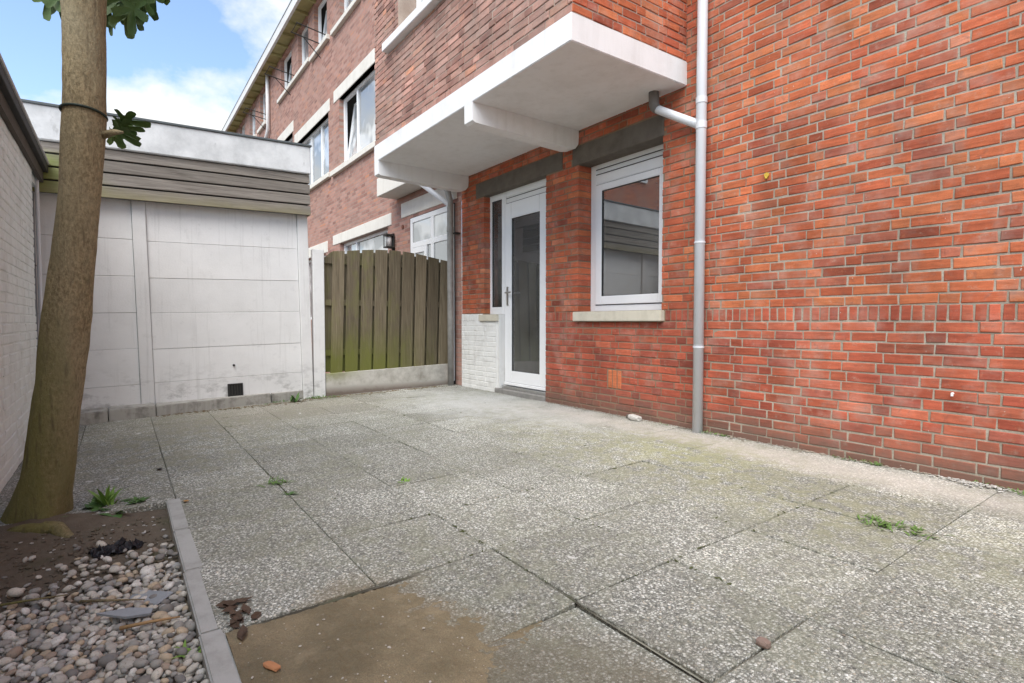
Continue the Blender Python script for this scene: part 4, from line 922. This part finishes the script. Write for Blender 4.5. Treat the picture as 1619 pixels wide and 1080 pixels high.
for i in range(100):
    a = R.uniform(0, 6.28); rr = abs(R.gauss(0, .62)); P = Vector((-3.305 + math.cos(a) * rr, -.107 + math.sin(a) * rr, R.uniform(2.85, 3.9)))
    s = px(P)
    if s and s[1] > -75: continue
    Mx = Matrix.Translation(T(P)) @ Matrix.Rotation(R.uniform(0, 6.28), 4, 'Z') @ Matrix.Rotation(R.uniform(-1.2, 1.2), 4, 'X') @ Matrix.Scale(R.uniform(.12, .18), 4)
    vs, fs = leaf_geo(R, 1.0); cr.add([Mx @ Vector(v) for v in vs], fs)
cr.build('crown', m_leaf, tree, smooth=True, kind='stuff')
mb = MB(); cz, cx, cy = 1.838, -3.3125, -.117
mb.tube([(cx + 0.0872 * math.cos(a), cy + 0.0872 * math.sin(a), cz + .012 * math.cos(a + .6)) for a in [2 * math.pi * i / 32 for i in range(33)]], .006, 8, cap=False)
tie = mb.build('tree_tie', plain('dark green tie band', (.018, .03, .022), .6), None, smooth=True); tag(tie, 'dark green band tied round the fig trunk', 'tree tie')

# ================================================================== WEEDS, LITTER, DEBRIS
m_weed = plain('weed leaf', (.17, .30, .05), .6, .4, 30); m_weed2 = plain('dark weed leaf', (.08, .165, .04), .6, .4, 30); m_grass = plain('grass blade', (.12, .21, .05), .6, .4, 30)
def blade(mb, base, az, ln, lean, w, droop):
    d = Vector((math.cos(az), math.sin(az), 0)); sd_ = Vector((-d.y, d.x, 0)); pts = []
    for i in range(5):
        t = i / 4; pts.append(Vector(base) + d * ln * (lean * t + droop * t * t * .4) + Vector((0, 0, ln * (t * (1 - lean * .6) - droop * t * t * .5))))
    ws = [.45, 1, .95, .6, .05]; vs = []
    for p_, k in zip(pts, ws): vs += [p_ - sd_ * w * k + Vector((0, 0, .15 * w)), p_ + sd_ * w * k + Vector((0, 0, .15 * w))]
    mb.add(vs, [(2 * i, 2 * i + 1, 2 * i + 3, 2 * i + 2) for i in range(4)])
def weed(name, label, cat, pos, n, ln, w, lean, mat, group=None, spread=.01):
    mb = MB()
    for i in range(n): blade(mb, (R.gauss(0, spread), R.gauss(0, spread), 0), R.uniform(0, 6.28), ln * R.uniform(.5, 1.15), lean * R.uniform(.5, 1.2), w * R.uniform(.6, 1.3), R.uniform(.2, .9))
    o = mb.build(name, mat, None, smooth=True); o.location = pos; tag(o, label, cat, group); return o
weed('weed', 'bright green upright weed beside the fig trunk at the bed corner', 'weed', (-3.46, -.075, -.10), 24, .17, .011, .30, m_weed)
weed('weed', 'dark leafy weed spreading low between trunk and upright weed', 'weed', (-3.40, -.09, -.10), 30, .12, .017, .95, m_weed2, None, .045)
weed('weed', 'low clover like weed along the back edge of the bed', 'weed', (-3.40, .06, -.085), 34, .06, .011, .8, m_weed2, None, .010)
weed('grass_tuft', 'grass tuft in the joint nearest the pebble bed corner', 'grass', (-3.27, .705, gz(.7)), 26, .075, .004, .95, m_grass, None, .03)
weed('grass_tuft', 'tiny dark tuft in the joint just below the grass tuft', 'grass', (-3.03, .712, gz(.7)), 14, .045, .004, .9, m_weed2, None, .006)
weed('weed', 'single small bright seedling alone in the middle of the paving', 'weed', (-2.86, 1.285, gz(1.3)), 9, .042, .007, .9, m_weed, None, .012)
weed('grass_tuft', 'bright grass clump in the joint at the right of the paving', 'grass', (-.98, 2.672, gz(2.67)), 60, .055, .004, .8, m_grass, None, .04)
weed('grass_tuft', 'smaller grass clump trailing right of the bright clump', 'grass', (-.86, 2.675, gz(2.67)), 34, .045, .004, .85, m_grass, None, .035)
weed('weed', 'dark weed growing against the base block of the garage', 'weed', (-6.42, 1.58, gz(1.5)), 16, .15, .018, .5, m_weed2, None, .03)
weed('grass_tuft', 'thin grass at the foot of the concrete fence post', 'grass', (-6.52, 1.86, gz(1.8)), 30, .07, .005, .7, m_grass, None, .05)
weed('weed', 'sprig of green among the pebbles by the kerb', 'weed', (-1.79, .14, -.10), 10, .05, .007, .7, m_weed, None, .015)
def chunk(name, label, cat, pos, dims, mat, rot=(0, 0, 0), group=None, jit=.25, sub=2):
    bm = bmesh.new(); bmesh.ops.create_icosphere(bm, subdivisions=sub, radius=1.0); s = R.uniform(0, 99)
    for v in bm.verts:
        c_ = v.co; mxx = max(abs(c_.x), abs(c_.y), abs(c_.z)); c_ = c_ / (mxx ** .6); c_ = c_ * (1 + jit * noise.noise(c_ * 1.4 + Vector((s, 0, 0)))); v.co = Vector((c_.x * dims[0], c_.y * dims[1], c_.z * dims[2]))
    me = bpy.data.meshes.new(name); bm.to_mesh(me); bm.free(); me.materials.append(mat); o = bpy.data.objects.new(name, me); COL.objects.link(o); o.location = pos; o.rotation_euler = rot
    if label: tag(o, label, cat, group)
    return o
m_chip = plain('white rubble', (.56, .54, .50), .9, .6, 60); m_slate = plain('blue grey slate', (.30, .32, .34), .6, .3, 30)
chunk('stone', 'lone rounded brown pebble on the paving at lower right', 'stone', (-.812, 1.44, gz(1.44) + .010), (.019, .016, .012), plain('brown stone', (.24, .17, .14), .7, .3, 40), jit=.15)
chunk('brick_chip', 'orange brick chip lying on the sand by the kerb', 'brick chip', (-1.546, .312, -.064), (.026, .012, .007), plain('brick chip', (.46, .21, .10), .9, .3, 60), (0, .1, .55))
chunk('rubble_block', 'white plaster block lying on the paving below the window', 'rubble', (-3.23, 3.61, gz(3.6) + .028), (.065, .035, .026), m_chip, (0, .1, .1), jit=.15)
chunk('rubble_block', 'dark grey lump beside the white plaster block', 'rubble', (-3.33, 3.65, gz(3.6) + .02), (.028, .022, .02), m_lintel)
sl = MB(); sl.add([(-.10, -.015, 0), (.0, -.03, .004), (.06, .0, .002), (.05, .03, .0), (-.02, .02, .003), (-.10, -.015, .006), (.0, -.03, .012), (.06, .0, .010), (.05, .03, .008), (-.02, .02, .010)], [(4, 3, 2, 1, 0), (5, 6, 7, 8, 9)] + [(i, (i + 1) % 5, 5 + (i + 1) % 5, 5 + i) for i in range(5)])
o = sl.build('slate_shard', m_slate, None); o.location = (-2.12, .01, -.082); o.rotation_euler = (.08, .1, 1.0); tag(o, 'pointed blue grey slate shard on the pebbles', 'slate')
sl = MB(); sl.box(-.075, .075, -.035, .035, 0, .008); o = sl.build('slate_shard', m_slate, None, bevel=.003); o.location = (-2.26, .06, -.103); o.rotation_euler = (.15, -.08, .7); tag(o, 'flat grey slate piece behind the pointed shard', 'slate')
# crumpled black plastic
mb = MB(); n = 22
for a in range(n):
    for b in range(n):
        u, v = a / (n - 1) - .5, b / (n - 1) - .5
        h = .052 * abs(noise.fractal(Vector((u * 4.5, v * 4.5, 8)), 1.0, 2.0, 3)) + .03 * max(0, .4 - math.hypot(u, v)); mb.v.append((u * .17 + .02 * noise.noise(Vector((v * 7, u * 3, 2))), v * .10 + .02 * noise.noise(Vector((u * 7, v * 4, 5))), h))
mb.f = [(a * n + b, (a + 1) * n + b, (a + 1) * n + b + 1, a * n + b + 1) for a in range(n - 1) for b in range(n - 1)]; mb.t = [(0, 0, 0)] * len(mb.f); mb.mi = [0] * len(mb.f)
o = mb.build('plastic_scrap', plain('black plastic sheet', (.022, .022, .027), .45, .2, 20), None); o.location = (-2.84, -.035, soil_h(-2.84, -.035) + .003); o.rotation_euler = (0, 0, 1.9); tag(o, 'crumpled black plastic scrap lying on the soil', 'plastic scrap')
# scattered bits: one object each, nobody could count them
def scatter(name, mat, n, fn, smin, smax, flat=.6):
    mb = MB()
    for _ in range(n):
        P = fn(); s = R.uniform(smin, smax); vs, fs = pebble_geo(R, 1); Mx = Matrix.Translation(P) @ Matrix.Rotation(R.uniform(0, 6.28), 4, 'Z') @ Matrix.Diagonal((s, s, s * flat, 1)); mb.add([Mx @ v for v in vs], fs)
    return mb.build(name, mat, None, kind='stuff')
def on_soil():
    x_ = R.uniform(-3.2, -2.2); y_ = R.uniform(-.55, .16); return (x_, y_, soil_h(x_, y_) + .003)
scatter('soil_chips', m_chip, 110, on_soil, .003, .011); scatter('soil_crumbs', m_soil, 500, on_soil, .004, .014, .8)
def by_wall():
    x_ = -.90 + R.gauss(0, .085); y_ = 3.66 - abs(R.gauss(0, .035)); return (x_, y_, gz(y_) + .006 + R.uniform(0, .008))
scatter('paint_flakes', m_chip, 120, by_wall, .003, .012, .5)
def wall_foot():
    x_ = R.uniform(-4.5, -.6); y_ = 3.69 - abs(R.gauss(0, .02)); return (x_, y_, gz(y_) + .004)
m_grit = plain('grit', (.30, .26, .21), .9, .5, 60); scatter('wall_foot_grit', m_grit, 420, wall_foot, .004, .014)
def shed_foot():
    y_ = R.uniform(.2, 3.5); x_ = -6.52 + .12 * abs(R.gauss(0, .5)) + (.10 if y_ < 1.7 else 0); return (x_, y_, gz(y_) + .003)
scatter('garage_foot_grit', plain('dry litter', (.20, .15, .09), .9, .5, 60), 500, shed_foot, .005, .018, .4)
def on_pav():
    x_ = R.uniform(-5.5, -.3); y_ = R.uniform(.3, 3.5); return (x_, y_, gz(y_) + .003)
scatter('paving_grit', m_grit, 220, on_pav, .002, .006)
def on_sand():
    x_ = R.uniform(-1.75, -1.1); y_ = R.uniform(.25, .8); return (x_, y_, -.070)
scatter('sand_grit', plain('pale grit', (.50, .46, .40), .9, .4, 60), 70, on_sand, .0015, .006)
def in_joint():
    if R.random() < .55: return (R.uniform(-5.5, -.4), R.choice(YJ[3:9]) + R.gauss(0, .004), None)
    return (R.choice(XJ[3:]) + R.gauss(0, .004), R.uniform(.25, 3.3), None)
mb = MB()
for _ in range(900):
    x_, y_, _n = in_joint()
    if noise.noise(Vector((x_ * 1.1, y_ * 1.1, 4))) < .04: continue
    s_ = R.uniform(.004, .010); vs, fs = pebble_geo(R, 1); Mx = Matrix.Translation((x_, y_, gz(y_) - .001)) @ Matrix.Rotation(R.uniform(0, 6.28), 4, 'Z') @ Matrix.Diagonal((s_ * 1.6, s_ * .7, s_ * .45, 1)); mb.add([Mx @ v for v in vs], fs)
mb.build('joint_moss', plain('joint moss', (.075, .085, .03), .95, .6, 70), None, kind='stuff')
mb = MB()
for _ in range(520):
    if R.random() < .5: P_ = (-6.54 + abs(R.gauss(0, .05)) + (.06 if R.random() < .5 else 0), R.uniform(1.2, 2.6)); 
    else: P_ = (R.uniform(-3.3, -.5), 3.685 - abs(R.gauss(0, .02)))
    if noise.noise(Vector((P_[0] * 3, P_[1] * 3, 8))) < .08: continue
    for k in range(3): blade(mb, (P_[0], P_[1], gz(P_[1])), R.uniform(0, 6.28), R.uniform(.015, .045), R.uniform(.3, 1.0), .0022, R.uniform(.2, .9))
mb.build('edge_grass', m_grass, None, smooth=True, kind='stuff')
# moss and silt in the wall foot, twigs and dry leaves
def twig(P, az, ln, r, mat=None):
    mb = MB(); mb.tube([(0, 0, 0), (ln * .5, .01 * R.uniform(-1, 1), .008), (ln, 0, R.uniform(0, .01))], [r, r * .8, r * .4], 6); o = mb.build('twig', mat or m_bark, None, smooth=True); o.location = P; o.rotation_euler = (0, 0, az); return o
tag(twig((-2.34, -.13, -.09), .95, .22, .005), 'long dark twig lying across the pebbles', 'twig')
tag(twig((-2.5, -.42, -.10), 1.3, .26, .005), 'thin twig on the soil at the left edge', 'twig')
tag(twig((-2.05, -.02, -.085), 1.35, .16, .006, plain('split wood', (.40, .25, .12), .8, .3, 30)), 'orange splinter of wood below the slate shard', 'wood splinter')
m_dry = plain('dry brown leaf', (.095, .06, .04), .8, .5, 30)
mb = MB()
for i in range(16):
    P = Vector((-1.88 + R.gauss(0, .07), .262 + abs(R.gauss(0, .022)), gz(.26) + .006)); s = R.uniform(.02, .038)
    Mx = Matrix.Translation(P) @ Matrix.Rotation(R.uniform(0, 6.28), 4, 'Z') @ Matrix.Rotation(R.uniform(-.5, .5), 4, 'X') @ Matrix.Scale(s, 4)
    vs = [(-1, 0, 0), (-.4, .4, .15), (.3, .42, .1), (1, 0, .3), (.3, -.4, .12), (-.4, -.38, .2), (0, 0, -.05)]; mb.add([Mx @ Vector(v) for v in vs], [(6, i_, (i_ + 1) % 6) for i_ in range(6)])
mb.build('leaf_litter', m_dry, None, kind='stuff')
def one_leaf(P, s, mat, label, az):
    mb = MB(); vs = [(-1, 0, 0), (-.4, .45, .2), (.3, .5, .15), (1, 0, .3), (.3, -.45, .2), (-.4, -.42, .25), (0, 0, 0)]; mb.add([Vector(v) * s for v in vs], [(6, i_, (i_ + 1) % 6) for i_ in range(6)])
    o = mb.build('fallen_leaf', mat, None, smooth=True); o.location = P; o.rotation_euler = (0, 0, az); tag(o, label, 'leaf')
one_leaf((-3.24, .255, gz(.25) + .004), .026, plain('orange leaf', (.46, .24, .07), .7, .4, 40), 'orange fallen leaf at the far end of the kerb', .5)
one_leaf((-4.05, .18, gz(.2) + .004), .035, m_dark, 'dark dead leaf on the far paving left of centre', .2)
